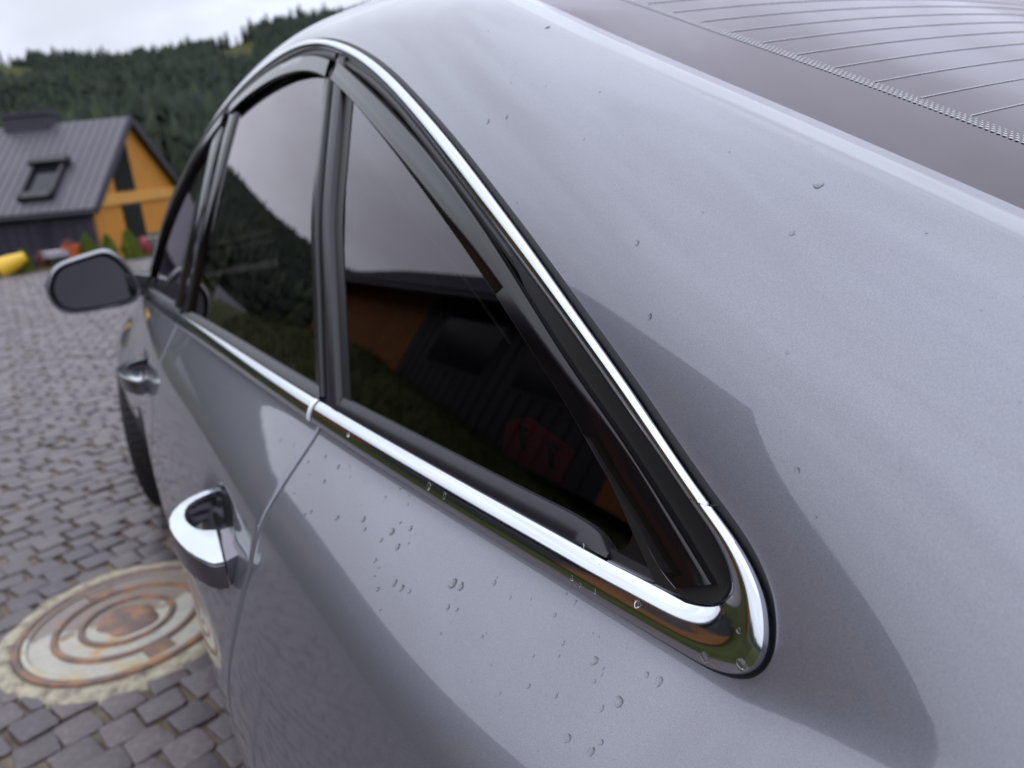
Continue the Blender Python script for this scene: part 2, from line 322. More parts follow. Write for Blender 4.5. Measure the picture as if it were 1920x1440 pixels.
def zhi(x): q = HOLE[tipH:]; return np.interp(x, q[:, 0], q[:, 1])
def anchor_map():
    def sec(P, tip, fr, xs_lo, xs_hi):
        lo = [int(np.abs(P[:tip, 0]-x).argmin()) for x in xs_lo]; hi = [tip+int(np.abs(P[tip:, 0]-x).argmin()) for x in xs_hi]
        return [0]+lo+[tip]+hi+[len(P)-1]
    xs = (2.0, 1.5, 1.0, .6, .4, .25, .15); a = sec(DO, tipO, 0, xs+(.075, .03), (.03, .085)+xs[::-1]); b = sec(DI, tipI, 0, xs+(.095, .055), (.055, .102)+xs[::-1])
    return a, b
_A, _Bm = anchor_map()
_pi = nspline(_A, _Bm)
def chrome_uv(i):           # index on outer loop -> (outer point, inner point)
    i = np.asarray(i, float); j = np.clip(_pi(i), 0, len(DI)-1)
    f = lambda P, t: np.stack([np.interp(t, np.arange(len(P)), P[:, k]) for k in (0, 1)], -1)
    return f(DO, i), f(DI, j)
def idx_lo(x): return float(np.interp(-x, -DO[:tipO, 0], np.arange(tipO)))
def idx_hi(x): return float(tipO+np.interp(x, DO[tipO:, 0], np.arange(len(DO)-tipO)))
def ribbon(name, A, B, prof, mat, parent, sgn=1, skirt=.010, ends=True, label=None):
    """loft between two (x,z) lines on the flank; prof = [(u, offset)...]; skirts give it thickness"""
    A = np.asarray(A, float); B = np.asarray(B, float); rows = []
    u0, o0 = prof[0]; u1, o1 = prof[-1]
    full = [(u0, o0-skirt)]+list(prof)+[(u1, o1-skirt)]
    for u, o in full: q = A*(1-u)+B*u; rows.append(on_side(q[:, 0], q[:, 1], np.full(len(q), o)))
    P = np.stack(rows, 1)
    if sgn < 0: P = mirror_y(P)
    g = Geo(); dA = P[1:, :-1]-P[:-1, :-1]; dB = P[:-1, 1:]-P[:-1, :-1]
    k0 = 1; nrm_y = np.cross(dA[:, k0:-1], dB[:, k0:-1])[..., 1].sum() if P.shape[1] > 3 else np.cross(dA, dB)[..., 1].sum()
    fl = (nrm_y*sgn) < 0
    g.grid(P, flip=fl)
    if ends:
        n, m_ = P.shape[:2]
        e0 = tuple(range(m_)); e1 = tuple((n-1)*m_+j for j in range(m_))
        g.F += [e0, e1[::-1]] if fl else [e0[::-1], e1]
    o = g.obj(name, mat, parent, True, 38)
    if label: o['label'] = label
    return o
def between(P, a, b, n=120):
    """n points of an (x,z) polyline given as list"""
    return curve(P, n)

CAR = empty('silver_car', 'silver grey saloon beaded with rain, its left side filling the picture', 'car', (0, 0, 0))
AX_F, AX_R, RW, RARCH = 3.0, .07, .335, .385
def zbot(x):
    x = np.asarray(x, float); z = np.full_like(x, .20)
    for a in (AX_F, AX_R):
        d = np.abs(x-a); z = np.where(d < RARCH, np.maximum(z, .335+np.sqrt(np.maximum(RARCH**2-d*d, 0))), z)
    return z
NR = 92
def low_rows(x, ztop, zb=None):
    """rows of the flank from the sill up to ztop at every station x"""
    x = np.asarray(x, float); zb = zbot(x) if zb is None else zb
    v = np.linspace(0, 1, NR); zc = ZC
    X = np.repeat(x[:, None], NR, 1); nlow = 56
    vl = np.linspace(0, 1, nlow); vu = np.linspace(0, 1, NR-nlow+1)[1:]
    Zl = zb[:, None]+(zc-zb[:, None])*vl; Zu = zc+(ztop[:, None]-zc)*vu
    Yl = low(X[:, :nlow], Zl); Yu = S2(X[:, nlow:], Zu)
    return np.stack([X, np.concatenate([Yl, Yu], 1), np.concatenate([Zl, Zu], 1)], -1)
HANDLE_X = (.755, 1.735)
def dent(P):
    for hx in HANDLE_X:
        dx = (P[..., 0]-hx)/.070; dz = (P[..., 2]-.822)/.030
        r = np.sqrt(dx**2+dz**2); P[..., 1] -= .020*np.clip(1.25*np.exp(-r**4*.8), 0, 1)
    return P
def edge_fold(P, i0, i1):
    """turn the first / last station in towards the door gap with a rounded edge"""
    FD = ((0, -.016), (0, -.0042), (.0004, -.0024), (.0014, -.0010), (.0030, -.00025))
    if i0:
        q = [P[0]+np.array([dx_, dy_, 0]) for dx_, dy_ in FD]; P = P.copy(); P[0][:, 0] += .0056; P = np.concatenate([np.array(q), P], 0)
    if i1:
        q = [P[-1]+np.array([-dx_, dy_, 0]) for dx_, dy_ in FD[::-1]]; P = P.copy(); P[-1][:, 0] -= .0056; P = np.concatenate([P, np.array(q)], 0)
    return P
GAP1, GAP2, GAP3 = .570, 1.452, 2.425
def stations(a, b, step): return np.linspace(a, b, max(3, int(abs(b-a)/step)+2))
def top_fold(P, d=.007):
    q = P[:, -1:].copy(); q[..., 1] -= d; return np.concatenate([P, q], 1)
def build_side(sgn, parent):
    mir = (lambda P: P) if sgn > 0 else mirror_y
    fl = sgn < 0
    # rear quarter, C-pillar and roof rail: one pressing
    nu = 24; nv = 44
    xr = np.r_[-1.05+np.linspace(0, 1, 60)**.8*(1.05+XT)]; xr[-1] = XT
    s = np.linspace(0, 1, 34); xa = XT+.06*s**2; xq = np.r_[xa, stations(XT+.06, GAP1-.003, .010)[1:]]
    g = Geo()
    def upper(x, z0):
        X = np.repeat(x[:, None], nu, 1); t = np.linspace(0, 1, nu); Z = z0[:, None]+(_zr(x)[:, None]-z0[:, None])*t
        A = np.stack([X, S2(X, Z), Z], -1)
        v = np.linspace(0, 1, nv)[1:]; X2 = np.repeat(x[:, None], len(v), 1); Y, Z2 = up(X2, np.repeat(v[None], len(x), 0))
        A = np.concatenate([A, np.stack([X2, Y, Z2], -1)], 1)
        # rounded crease, then the flat strip beside the glass
        yk, zk = _yk(x), _zk(x); ex = [(.003, .0006), (.007, .0008), (.013, .0006), (.03, -.0004), (.052, -.0015), (.0535, -.0030), (.0537, -.012)]
        E = np.stack([np.stack([x, yk-d, zk+h], -1) for d, h in ex], 1)
        return np.concatenate([A, E], 1)
    zt = np.full(len(xr), ZT)
    g.grid(mir(np.concatenate([low_rows(xr, zt), upper(xr, zt)[:, 1:]], 1)), flip=fl)
    L = low_rows(xq, zlo(xq)); L = edge_fold(L, False, True); g.grid(mir(top_fold(L)), flip=fl)
    xu = np.r_[xa, stations(XT+.06, .75, .010)[1:]]
    U = upper(xu, zhi(xu))
    q = U[:, :1].copy(); q[..., 1] -= .008; U = np.concatenate([q, U], 1); g.grid(mir(U), flip=fl)
    # roof rail and A-pillar
    xf = np.r_[stations(.75, 2.36, .016)]
    X = upper(xf, zhi(xf))[:, :-5]; q = X[:, :1].copy(); q[..., 1] -= .008; g.grid(mir(np.concatenate([q, X], 1)), flip=fl)
    o = g.obj('body_side', M['paint'], parent, True)
    bm = bmesh.new(); bm.from_mesh(o.data); bmesh.ops.remove_doubles(bm, verts=bm.verts, dist=4e-5); bm.to_mesh(o.data); bm.free()
    o.data.set_sharp_from_angle(angle=math.radians(48))
    # doors and wing
    objs = []
    for nm, a, b in (('rear_door', GAP1+.003, GAP2-.0025), ('front_door', GAP2+.0025, GAP3-.002)):
        x = stations(a, b, .0075); L = dent(low_rows(x, zlo(x))); L = edge_fold(L, True, True)
        d = Geo().grid(mir(top_fold(L)), flip=fl).obj(nm, M['paint'], parent, True); d.data.set_sharp_from_angle(angle=math.radians(48)); objs.append(d)
    x = np.r_[stations(GAP3+.002, AX_F-RARCH-.001, .02), AX_F-RARCH*np.cos(np.linspace(0.02, math.pi-.02, 50)), stations(AX_F+RARCH+.001, 3.88, .02)]
    zt = np.where(x < 2.45, .90, _ZL(x))+.0; zt = np.interp(x, [2.42, 2.6, 3.0, 3.6, 3.9], [.899, .905, .87, .80, .72])
    L = edge_fold(low_rows(x, zt), True, False)
    xk = L[:, -1, 0]; yk, zk = _yk(xk), _zk(xk)
    for t in np.linspace(0, 1, 10)[1:]:
        e = np.stack([xk, L[:, NR-1, 1]*(1-t)+yk*t, L[:, NR-1, 2]*(1-t)+zk*t+.022*math.sin(math.pi*t)], -1); L = np.concatenate([L, e[:, None]], 1)
    w = Geo().grid(mir(L), flip=fl).obj('front_wing', M['paint'], parent, True); w.data.set_sharp_from_angle(angle=math.radians(48))
    return o, objs[0], objs[1], w
side, rdoor, fdoor, wing = build_side(1, CAR)
side_r, rdoor_r, fdoor_r, wing_r = build_side(-1, CAR)

# roof, glass fore and aft, bonnet, ends, floor
def sheet(name, x0, x1, inset, n, mat, dz=0., ext=None):
    x = np.linspace(x0, x1, n); m_ = 40; q = np.linspace(-1, 1, m_); yk = _yk(x)-inset
    Y = YC+(yk-YC)[:, None]*q[None]; X = np.repeat(x[:, None], m_, 1); Z = zin(X, Y)+dz
    zedge = zin(x, yk)-_zk(x); Z = Z-(zedge-.0)[:, None]*1.0
    return Geo().grid(np.stack([X, Y, Z], -1)).obj(name, mat, CAR, True)
rear_win = sheet('rear_window', -.27, .655, .0545, 60, M['rear_glass'], -.0030)
sheet('roof_panel', .66, 1.74, .0545, 70, M['paint'], -.0020)
sheet('windscreen', 1.745, 2.50, .02, 50, M['rear_glass'], -.003)
sheet('bonnet', 2.55, 3.88, .004, 60, M['paint'], -.001)
sheet('boot_lid', -1.05, -.275, .056, 30, M['paint'], -.002)
def end_cap(name, x, dx):
    z = np.linspace(.2, float(_zk(x)), 26); yy = np.where(z < ZC, low(np.full_like(z, x), z), S2(np.full_like(z, x), np.minimum(z, float(_zr(x)))))
    k = z > float(_zr(x)); yy = np.where(k, np.interp(z, [float(_zr(x)), float(_zk(x))+1e-6], [float(S2(x, _zr(x))), float(_yk(x))]), yy)
    q = np.linspace(-1, 1, 24); Y = YC+(yy-YC)[:, None]*q[None]; Z = np.repeat(z[:, None], 24, 1)
    X = x+dx*np.sqrt(np.clip(1-(np.abs(q)[None]*.98)**2.5, 0, 1))*np.sin(np.pi*np.clip((z-.1)/(z[-1]-.05), 0, 1))[:, None]**.5
    Geo().grid(np.stack([X, Y, Z], -1), flip=dx > 0).obj(name, M['paint'], CAR, True)
end_cap('rear_bumper', -1.05, -.12); end_cap('front_bumper', 3.88, .14)
g = Geo(); g.box((-.98, -.80, .19), (2.58, .92, .24)); g.box((.50, -.82, .24), (2.52, .82, .55)); g.obj('underbody', M['void'], CAR)
for s_ in (1, -1):
    for a in (AX_F, AX_R):
        th = np.linspace(0, math.pi, 24); g = Geo(); g.grid(np.array([[(a+.41*math.cos(t), YC+s_*(w), .335+.41*math.sin(t)) for w in (.60, .82)] for t in th]))
        g.grid(np.array([[(a+r*math.cos(t), YC+s_*.60, .335+r*math.sin(t)) for r in (.0, .41)] for t in th])); g.obj('wheel_arch_liner', M['void'], CAR)
# heating wires and the printed dots along the edge of the rear window
def rz(x, y): return float(zin(x, y)-(zin(x, _yk(x)-.0545)-_zk(x))-.0030)
for i in range(17):
    x0 = .455-.0388*i
    if x0 < -.2: break
    L = []
    for y in np.linspace(.468, -.348, 30): xx = x0; L.append((xx, y, rz(xx, y)+.0004))
    o = Geo().tube(L, .00042, 4).obj('heating_wire', M['wire'], rear_win)
g = Geo()
for k, x in enumerate(np.arange(-.20, .62, .0042)):
    for j, y in enumerate((.4815, .4775, .4735, .4695)):
        xx = x+(j % 2)*.0021; r = (.0015, .00135, .0011, .0008)[j]; z = rz(xx, y)+.0006; dzx = (rz(xx+.01, y)-z+.0006)/.01
        g.add([(xx+r*math.cos(t), y+r*math.sin(t), z+dzx*r*math.cos(t)) for t in np.arange(6)*math.pi/3], [tuple(range(6))])
o = g.obj('printed_dots', M['wire'], rear_win); o['kind'] = 'stuff'
# painted black border of the rear window, under the glass
for sg in (1, -1):
    xs_ = np.linspace(-.26, .65, 60); P = []
    for x in xs_: P.append([(x, YC+sg*(yy-YC), rz(x, YC+sg*(yy-YC))-.004) for yy in np.linspace(.580, .483, 8)])
    Geo().grid(np.array(P), flip=sg > 0).obj('black_border', M['frit'], rear_win, True)
# cabin
g = Geo(); g.box((-.30, -.55, .86), (.62, .67, .90)); g.obj('parcel_shelf', M['cabin'], CAR)
g = Geo(); g.box((.55, -.58, .5), (.72, .70, 1.16)); g.box((1.30, .12, .5), (1.48, .66, 1.18)); g.box((1.30, -.54, .5), (1.48, -.0, 1.18)); g.obj('seat_back', M['cabin'], CAR)
g = Geo(); g.box((-.3, -.64, .9), (.50, -.60, 1.16)); g.obj('side_lining', M['cabin'], CAR)
for yy in (-.36, .40):
    for xx in (.58, 1.34): g = Geo(); g.prism([(xx, yy-.13, 1.16), (xx, yy+.13, 1.16), (xx+.01, yy+.11, 1.34), (xx+.01, yy-.11, 1.34)], (.09, 0, 0)); g.obj('head_restraint', M['cabin'], CAR)
g = Geo(); g.box((.25, -.7, .25), (2.6, .8, .30)); g.obj('cabin_floor', M['cabin'], CAR)

# ------------------------------------------------------------------ window surround, glass, seals
CH = [(0, .0006), (.006, .0052), (.02, .0062), (.09, .0070), (.18, .0076), (.28, .0079), (.38, .0080), (.50, .00765), (.63, .0069), (.76, .0057), (.87, .0041), (.95, .0024), (1, .0004)]
def chrome(name, i0, i1, n, parent, sgn=1):
    o, i = chrome_uv(np.linspace(i0, i1, n)); return ribbon(name, o, i, CH, M['chrome'], parent, sgn, .009)
for sgn, D1, D2, B_ in ((1, rdoor, fdoor, side), (-1, rdoor_r, fdoor_r, side_r)):
    hi_j = idx_hi(.046)
    c1 = chrome('window_trim', idx_lo(.5795), hi_j, 420, CAR, sgn); c2 = chrome('roof_trim', hi_j+.4, len(DO)-2, 1100, CAR, sgn)
    chrome('window_trim', idx_lo(GAP2-.002), idx_lo(.5825), 120, D1, sgn); chrome('window_trim', 20, idx_lo(GAP2+.002), 120, D2, sgn)
    o_, i_ = chrome_uv(np.linspace(idx_lo(.5905), idx_lo(.5830), 12)); ribbon('trim_end', o_, i_, [(u, h_+.0016) for u, h_ in CH], M['end_sky_white'], D1, sgn, .012)
    # black seal bed beneath the chrome, showing as the dark line round it
    jj = np.linspace(0, len(DO)-1, 2000); o_, i_ = chrome_uv(jj); w_ = 1/(1+np.exp(-(jj-tipO)/40.))
    T = np.gradient(o_, axis=0); T /= np.linalg.norm(T, axis=1)[:, None]; nn = np.stack([T[:, 1], -T[:, 0]], 1)*_sgn
    outer = o_-nn*(.004+.004*w_)[:, None]; d_ = (i_-o_); d_ /= np.linalg.norm(d_, axis=1)[:, None]
    ribbon('trim_seal', outer, i_+d_*.006, [(0, -.0035), (.2, -.0035), (.8, -.003), (1, -.004)], M['rubber'], CAR, sgn, .02)
    # quarter window
    xs_ = np.linspace(0, 1, 60)
    low_q = np.stack([.045+(.525-.045)*xs_, np.full(60, .992)], -1)
    xu_ = .045+(.752-.045)*xs_**1.0; iu = DI[tipI:]; up_q = np.stack([xu_, np.interp(xu_, iu[:, 0], iu[:, 1])-.001], -1)
    qg = ribbon('quarter_window', low_q, up_q, [(u, -.0065) for u in np.linspace(0, 1, 30)], M['quarter_glass'], CAR, sgn, .004)
    # rubber sill along its foot
    A = curve([(.560, .9915), (.45, .9925), (.3, .9935), (.18, .994), (.113, .9945)], 80); Bq = curve([(.556, 1.0075), (.45, 1.0085), (.3, 1.009), (.18, 1.0087), (.150, 1.0082), (.134, 1.0066), (.1225, 1.0030), (.1150, .9975)], 80)
    ribbon('sill_seal', A, Bq, [(0, .0006), (.12, .0013), (.6, -.0008), (.95, -.0036), (1, -.0062)], M['seal'], qg, sgn, .006)
    # fired black corner of the glass
    A = curve([(.1134, .9985), (.1058, 1.0030), (.1028, 1.0115), (.1045, 1.0210), (.1150, 1.0335), (.1340, 1.0450), (.1727, 1.0668), (.2384, 1.1060), (.32, 1.1500)], 60)
    Bq = curve([(.062, .9950), (.057, .9975), (.054, 1.001), (.058, 1.006), (.075, 1.017), (.105, 1.035), (.160, 1.069), (.225, 1.108), (.318, 1.156)], 60)
    ribbon('black_border', A, Bq, [(u, -.0052) for u in (0, .5, 1)], M['frit'], qg, sgn, .001)
    # edge of the cabin lining, a thin pale line seen through the glass
    A = curve([(.700, 1.2740), (.640, 1.2508), (.528, 1.2025), (.392, 1.1488), (.290, 1.1020)], 40); Bq = A+np.array([-.0015, -.0026]); ribbon('lining_edge', A, Bq, [(0, -.021), (1, -.021)], M['lining'], qg, sgn, .002)
    A = curve([(.702, 1.273), (.668, 1.2141), (.637, 1.156)], 20); ribbon('lining_edge', A, A+np.array([-.004, 0]), [(0, -.021), (1, -.021)], M['lining'], qg, sgn, .002)
    # black filler in the rear corner
    A = curve([(.070, .9925), (.055, .9930), (.044, .9945), (.034, .9975), (.0262, 1.0045)], 40); Bq = curve([(.30, 1.1722), (.20, 1.1215), (.14, 1.0885), (.110, 1.072), (.085, 1.058), (.060, 1.042), (.042, 1.031), (.0262, 1.0165)], 40)
    ribbon('corner_filler', A, Bq, [(0, .0005), (.5, -.0010), (1, .0005)], M['groove'], qg, sgn, .008)
    # wind deflector over the top edge
    A = curve([(.0335, 1.0100), (.065, 1.0300), (.100, 1.0515), (.134, 1.0710), (.168, 1.0890), (.245, 1.1325), (.331, 1.1805), (.403, 1.2165), (.50, 1.2600), (.64, 1.3150), (.775, 1.3625)], 110)
    Bq = curve([(.0555, .9990), (.0645, 1.0025), (.089, 1.0185), (.1140, 1.0335), (.163, 1.0640), (.2384, 1.1060), (.300, 1.1385), (.35, 1.1635), (.42, 1.1965), (.50, 1.2325), (.61, 1.2785), (.705, 1.3150), (.785, 1.3420)], 110)
    ribbon('wind_deflector', A, Bq, [(0, -.001), (.02, .0034), (.06, .0047), (.13, .0051), (.50, .0055), (.95, .0058), (.985, .0052), (1, .0034)], M['smoke'], qg, sgn, .0022)
    # inner lip of the roof frame (dark groove between chrome and deflector)
    A = curve([(.05, 1.033), (.13, 1.079), (.24, 1.139), (.4, 1.2195), (.52, 1.276), (.65, 1.3285), (.795, 1.3735)], 60)
    Bq = curve([(.052, 1.024), (.13, 1.070), (.24, 1.131), (.4, 1.212), (.52, 1.2685), (.65, 1.3205), (.79, 1.366)], 60)
    ribbon('frame_lip', A, Bq, [(0, -.002), (.3, -.0005), (.7, -.001), (1, -.0035)], M['groove'], qg, sgn, .006)
    # pillar between rear door and quarter window
    t = [(1.368, .8105), (1.3316, .7902), (1.2475, .7450), (1.1794, .7085), (1.1277, .6690), (1.0731, .6270), (.9985, .5735)]
    seam = np.array([(x, z) for z, x in t])
    def sh(d0, d1): return curve(np.stack([seam[:, 0]+np.linspace(d0, d1, len(seam)), seam[:, 1]], 1), 60)
    ribbon('pillar_seal', sh(-.010, -.010), sh(-.045, -.042), [(0, -.004), (.06, .0005), (.25, .0030), (.6, .0035), (.88, .0012), (1, -.004)], M['seal'], qg, sgn, .008)
    ribbon('pillar_seal', sh(-.045, -.042), sh(-.068, -.060), [(0, -.0045), (1, -.0055)], M['rubber'], qg, sgn, .006)
    ribbon('window_frame', sh(.024, .020), sh(.003, .003), [(0, -.004), (.15, -.001), (.5, .0015), (.85, .0015), (1, -.003)], M['seal'], D1, sgn, .010)
    ribbon('window_frame', sh(.046, .040), sh(.024, .020), [(0, -.0055), (1, -.004)], M['frit'], D1, sgn, .006)
    # rear door glass
    iz = lambda x: np.interp(x, iu[:, 0], iu[:, 1]); lz = lambda x: np.interp(-np.asarray(x), -DI[:tipI, 0], DI[:tipI, 1])
    xa = .590+(1.36-.590)*xs_; xb = .825+(1.36-.825)*xs_
    dg = ribbon('window_glass', np.stack([xa, lz(xa)-.004], -1), np.stack([xb, iz(xb)-.006], -1), [(u, -.0065) for u in np.linspace(0, 1, 30)], M['glass'], D1, sgn, .004)
    xa = .583+(1.40-.583)*xs_
    ribbon('sill_seal', np.stack([xa, lz(xa)-.001], -1), np.stack([xa, lz(xa)+.0115], -1), [(0, .0020), (.15, .0028), (.6, .0005), (.95, -.0030), (1, -.006)], M['seal'], D1, sgn, .006)
    xa = .8135+(1.385-.8135)*xs_; w0 = np.interp(xa, [.81, 1.0, 1.2, 1.38], [.009, .007, .006, .005]); w1 = np.interp(xa, [.81, 1.0, 1.2, 1.38], [.032, .030, .026, .022])
    ribbon('wind_deflector', np.stack([xa, iz(xa)-w0], -1), np.stack([xa-.006, iz(xa)-w1], -1), [(0, -.001), (.03, .0036), (.10, .0052), (.6, .0062), (.95, .0066), (1, .0040)], M['smoke'], D1, sgn, .0022)
    ribbon('frame_lip', np.stack([xa, iz(xa)+.001], -1), np.stack([xa, iz(xa)-.0085], -1), [(0, -.002), (.3, -.0005), (.7, -.001), (1, -.0035)], M['groove'], D1, sgn, .006)
    # B-pillar
    zz = np.linspace(0, 1, 40)
    def vert(xb_, xt_): return np.stack([xb_+(xt_-xb_)*zz, lz(xb_)+(iz(xt_)-lz(xb_))*zz], -1)
    ribbon('window_frame', vert(1.345, 1.345), vert(1.447, 1.430), [(0, -.005), (.08, -.001), (.3, .0010), (.9, .0012), (1, -.003)], M['gloss_black'], D1, sgn, .010)
    ribbon('window_frame', vert(1.457, 1.436), vert(1.585, 1.560), [(0, -.003), (.1, .0012), (.7, .0010), (.92, -.001), (1, -.005)], M['gloss_black'], D2, sgn, .010)
    xa = 1.578+(2.36-1.578)*xs_; xb = 1.555+(2.34-1.555)*xs_
    ribbon('window_glass', np.stack([xa, lz(xa)-.004], -1), np.stack([xb, iz(xb)-.004], -1), [(u, -.0065) for u in np.linspace(0, 1, 20)], M['glass'], D2, sgn, .004)
    xa = GAP2+.006+(2.36-GAP2-.006)*xs_
    ribbon('sill_seal', np.stack([xa, lz(xa)-.001], -1), np.stack([xa, lz(xa)+.011], -1), [(0, .0020), (.15, .0028), (.6, .0005), (.95, -.0030), (1, -.006)], M['seal'], D2, sgn, .006)
    xa = 1.44+(2.33-1.44)*xs_
    ribbon('wind_deflector', np.stack([xa, iz(xa)-.004], -1), np.stack([xa, iz(xa)-.026], -1), [(0, -.001), (.03, .0036), (.10, .0052), (.6, .0062), (.95, .0066), (1, .0040)], M['smoke'], D2, sgn, .0022)
# red card with two dark marks lying inside, seen through the quarter glass
RC = [np.array(q) for q in ((.425, .700, .974), (.381, .700, .990), (.301, .700, .977), (.327, .700, .939), (.438, .700, .934))]
g = Geo(); g.prism(RC, (-.002, -.004, 0)); card = g.obj('red_card', M['red']); tag(card, 'red card with two dark marks behind the tinted quarter window', 'card')
def inpl(a, b, w_, h_): c0 = RC[0]+(RC[2]-RC[0])*a+(RC[4]-RC[0])*b*0+np.array([0, .0012, -.040*b]); ex = (RC[2]-RC[0])/np.linalg.norm(RC[2]-RC[0]); return [c0+ex*(-w_)+np.array([0, 0, -h_]), c0+ex*w_+np.array([0, 0, -h_]), c0+ex*w_+np.array([0, 0, h_]), c0+ex*(-w_)+np.array([0, 0, h_])]
for a, b in ((.28, .25), (.70, .35)):
    g = Geo(); g.prism(inpl(a, b, .0045, .011), (0, -.0005, 0)); g.prism(inpl(a+.03, b-.32, .008, .0025), (0, -.0005, 0)); g.obj('dark_mark', M['void'], card)

# ------------------------------------------------------------------ door handles
def plate(name, outline, z0, z1, bev, mat, parent, tilt=0.):
    bm = bmesh.new(); vs = [bm.verts.new((x, y, z0)) for x, y in outline]; f = bm.faces.new(vs); r = bmesh.ops.extrude_face_region(bm, geom=[f]); up_v = [v for v in r['geom'] if isinstance(v, bmesh.types.BMVert)]
    for v in up_v: v.co.z = z1
    bmesh.ops.recalc_face_normals(bm, faces=bm.faces)
    ed = [e for e in bm.edges if abs(e.verts[0].co.z-e.verts[1].co.z) < 1e-6]
    bmesh.ops.bevel(bm, geom=ed, offset=bev, segments=3, profile=.6, affect='EDGES', clamp_overlap=True)
    xm = sum(x for x, y in outline)/len(outline)
    for v in bm.verts: v.co.z += tilt*(v.co.x-xm)
    me = bpy.data.meshes.new(name); bm.to_mesh(me); bm.free(); me.materials.append(mat); me.polygons.foreach_set('use_smooth', [True]*len(me.polygons)); me.set_sharp_from_angle(angle=math.radians(50))
    o = bpy.data.objects.new(name, me); COL.objects.link(o); o.parent = parent; return o
H_OUT = [(.6135, .9735), (.6165, .984), (.628, .9915), (.645, .9985), (.667, 1.0055), (.690, 1.0100), (.715, 1.0135), (.742, 1.0150), (.768, 1.0130), (.790, 1.0060), (.808, .9950), (.821, .9810), (.829, .9640), (.832, .945)]
H_IN = [(.818, .945), (.815, .9600), (.808, .9730), (.797, .9840), (.783, .9900), (.765, .9935), (.748, .9935), (.732, .9905), (.718, .9860), (.708, .9790), (.7015, .9700), (.699, .9655)]
def handle(hx, door):
    """pull handle: a flat-topped bow off the door, solid towards its rear end, with a fixed cap against the skin"""
    d = hx-HANDLE_X[0]; dy = float(S2(hx, ZC)-S2(HANDLE_X[0], ZC))*1.0
    sh_ = lambda L: [(x+d, y+dy) for x, y in L]
    h = plate('door_handle', sh_(H_OUT+H_IN), .7935, .8245, .0022, M['handle_ground_tone'], door, .02)
    plate('sky_bright_top', sh_(H_OUT+H_IN), .8246, .8290, .0018, M['satin_chrome'], h, .02)  # thin brighter plate stands for the sky reflected on the handle's top
    plate('lock_cap', sh_([(.6140, .9722), (.6985, .9642), (.700, .948), (.690, .940), (.640, .940), (.622, .952)]), .7945, .8262, .0024, M['handle_ground_tone'], h, .02)
    g = Geo(); g.box((.690+d, .9640+dy, .803), (.694+d, 1.0095+dy, .8288)) if False else None
    # dark cup let into the door behind the bow
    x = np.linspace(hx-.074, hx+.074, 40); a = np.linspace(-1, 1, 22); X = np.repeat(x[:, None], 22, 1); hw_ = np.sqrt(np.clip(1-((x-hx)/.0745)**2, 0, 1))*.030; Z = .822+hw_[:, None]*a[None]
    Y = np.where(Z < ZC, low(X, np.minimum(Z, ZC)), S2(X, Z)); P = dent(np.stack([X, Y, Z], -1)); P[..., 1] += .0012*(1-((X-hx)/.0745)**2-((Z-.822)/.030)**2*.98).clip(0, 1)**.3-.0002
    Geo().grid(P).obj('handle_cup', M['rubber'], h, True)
    return h
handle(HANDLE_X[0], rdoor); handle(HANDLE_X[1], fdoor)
# dark backing behind the door gaps
for gp in (GAP1, GAP2, GAP3):
    z = np.linspace(.22, float(_ZL(gp))-.004, 40); y = np.where(z < ZC, low(np.full_like(z, gp), z), S2(np.full_like(z, gp), z))-.012
    Geo().grid(np.stack([np.stack([np.full_like(z, gp-.012), y, z], -1), np.stack([np.full_like(z, gp+.012), y, z], -1)], 1)).obj('door_seal', M['void'], CAR)

# ------------------------------------------------------------------ side mirror, facing back along the car
MX = 2.30
def mray(px): d = _f+((px[0]-960)/1442)*_r-((px[1]-720)/1442)*_u; t_ = (MX-CAM[0])/d[0]; return CAM+t_*d
MO = [(1.122, .940), (1.1245, .962), (1.113, .998), (1.088, 1.030), (1.040, 1.047), (.985, 1.0580), (.948, 1.0590), (.928, 1.045), (.900, 1.000), (.886, .958), (.886, .925), (.897, .907), (.930, .896), (.99, .892), (1.050, .892), (1.090, .899), (1.112, .917)]
def ring_curve(pts, n=72):
    pts = pts+pts[:3]; c_ = curve(pts, int(n*len(pts)/(len(pts)-3))+40); d = dense_closed(pts[:-3], n); return d
def dense_closed(pts, n):
    pts = np.array(pts, float); ext = np.concatenate([pts[-4:], pts, pts[:5]]); d = np.r_[0, np.cumsum(np.linalg.norm(np.diff(ext, axis=0), axis=1))]
    t = np.linspace(d[4], d[4+len(pts)], n, endpoint=False); return np.stack([nspline(d, ext[:, i])(t) for i in range(2)], -1)
ro = dense_closed(MO, 80); cen = ro.mean(0)
def lay(k, x, sh=(0, 0)): q = cen+(ro-cen)*k+np.array(sh); return np.stack([np.full(len(q), x), q[:, 0], q[:, 1]], -1)
mirror = None
g = Geo(); rings = [lay(.895, MX+.03), lay(.915, MX-.003), lay(.945, MX-.009), lay(.975, MX-.008), lay(1.0, MX+.004), lay(1.02, MX+.03), lay(.99, MX+.065, (-.004, .002)), lay(.87, MX+.10, (-.012, .004)), lay(.62, MX+.128, (-.02, .006)), lay(.2, MX+.14, (-.025, .008))]
g.grid(np.array(rings), wrap=True, flip=True); mirror = g.obj('side_mirror', M['paint'], fdoor, True, 60)
g = Geo(); a = lay(.90, MX+.006); b = lay(.85, MX+.012); g.grid(np.array([a, b, lay(.83, MX+.04)]), wrap=True); g.obj('mirror_bezel', M['rubber'], mirror, True)
g = Geo(); a = lay(.835, MX+.021); a[:, 0] += .165*(a[:, 2]-a[:, 2].mean()); g.add(np.concatenate([a, [a.mean(0)]]), [(i, (i+1) % 80, 80) for i in range(80)][::1]); o = g.obj('mirror_glass', M['mirror'], mirror, False)
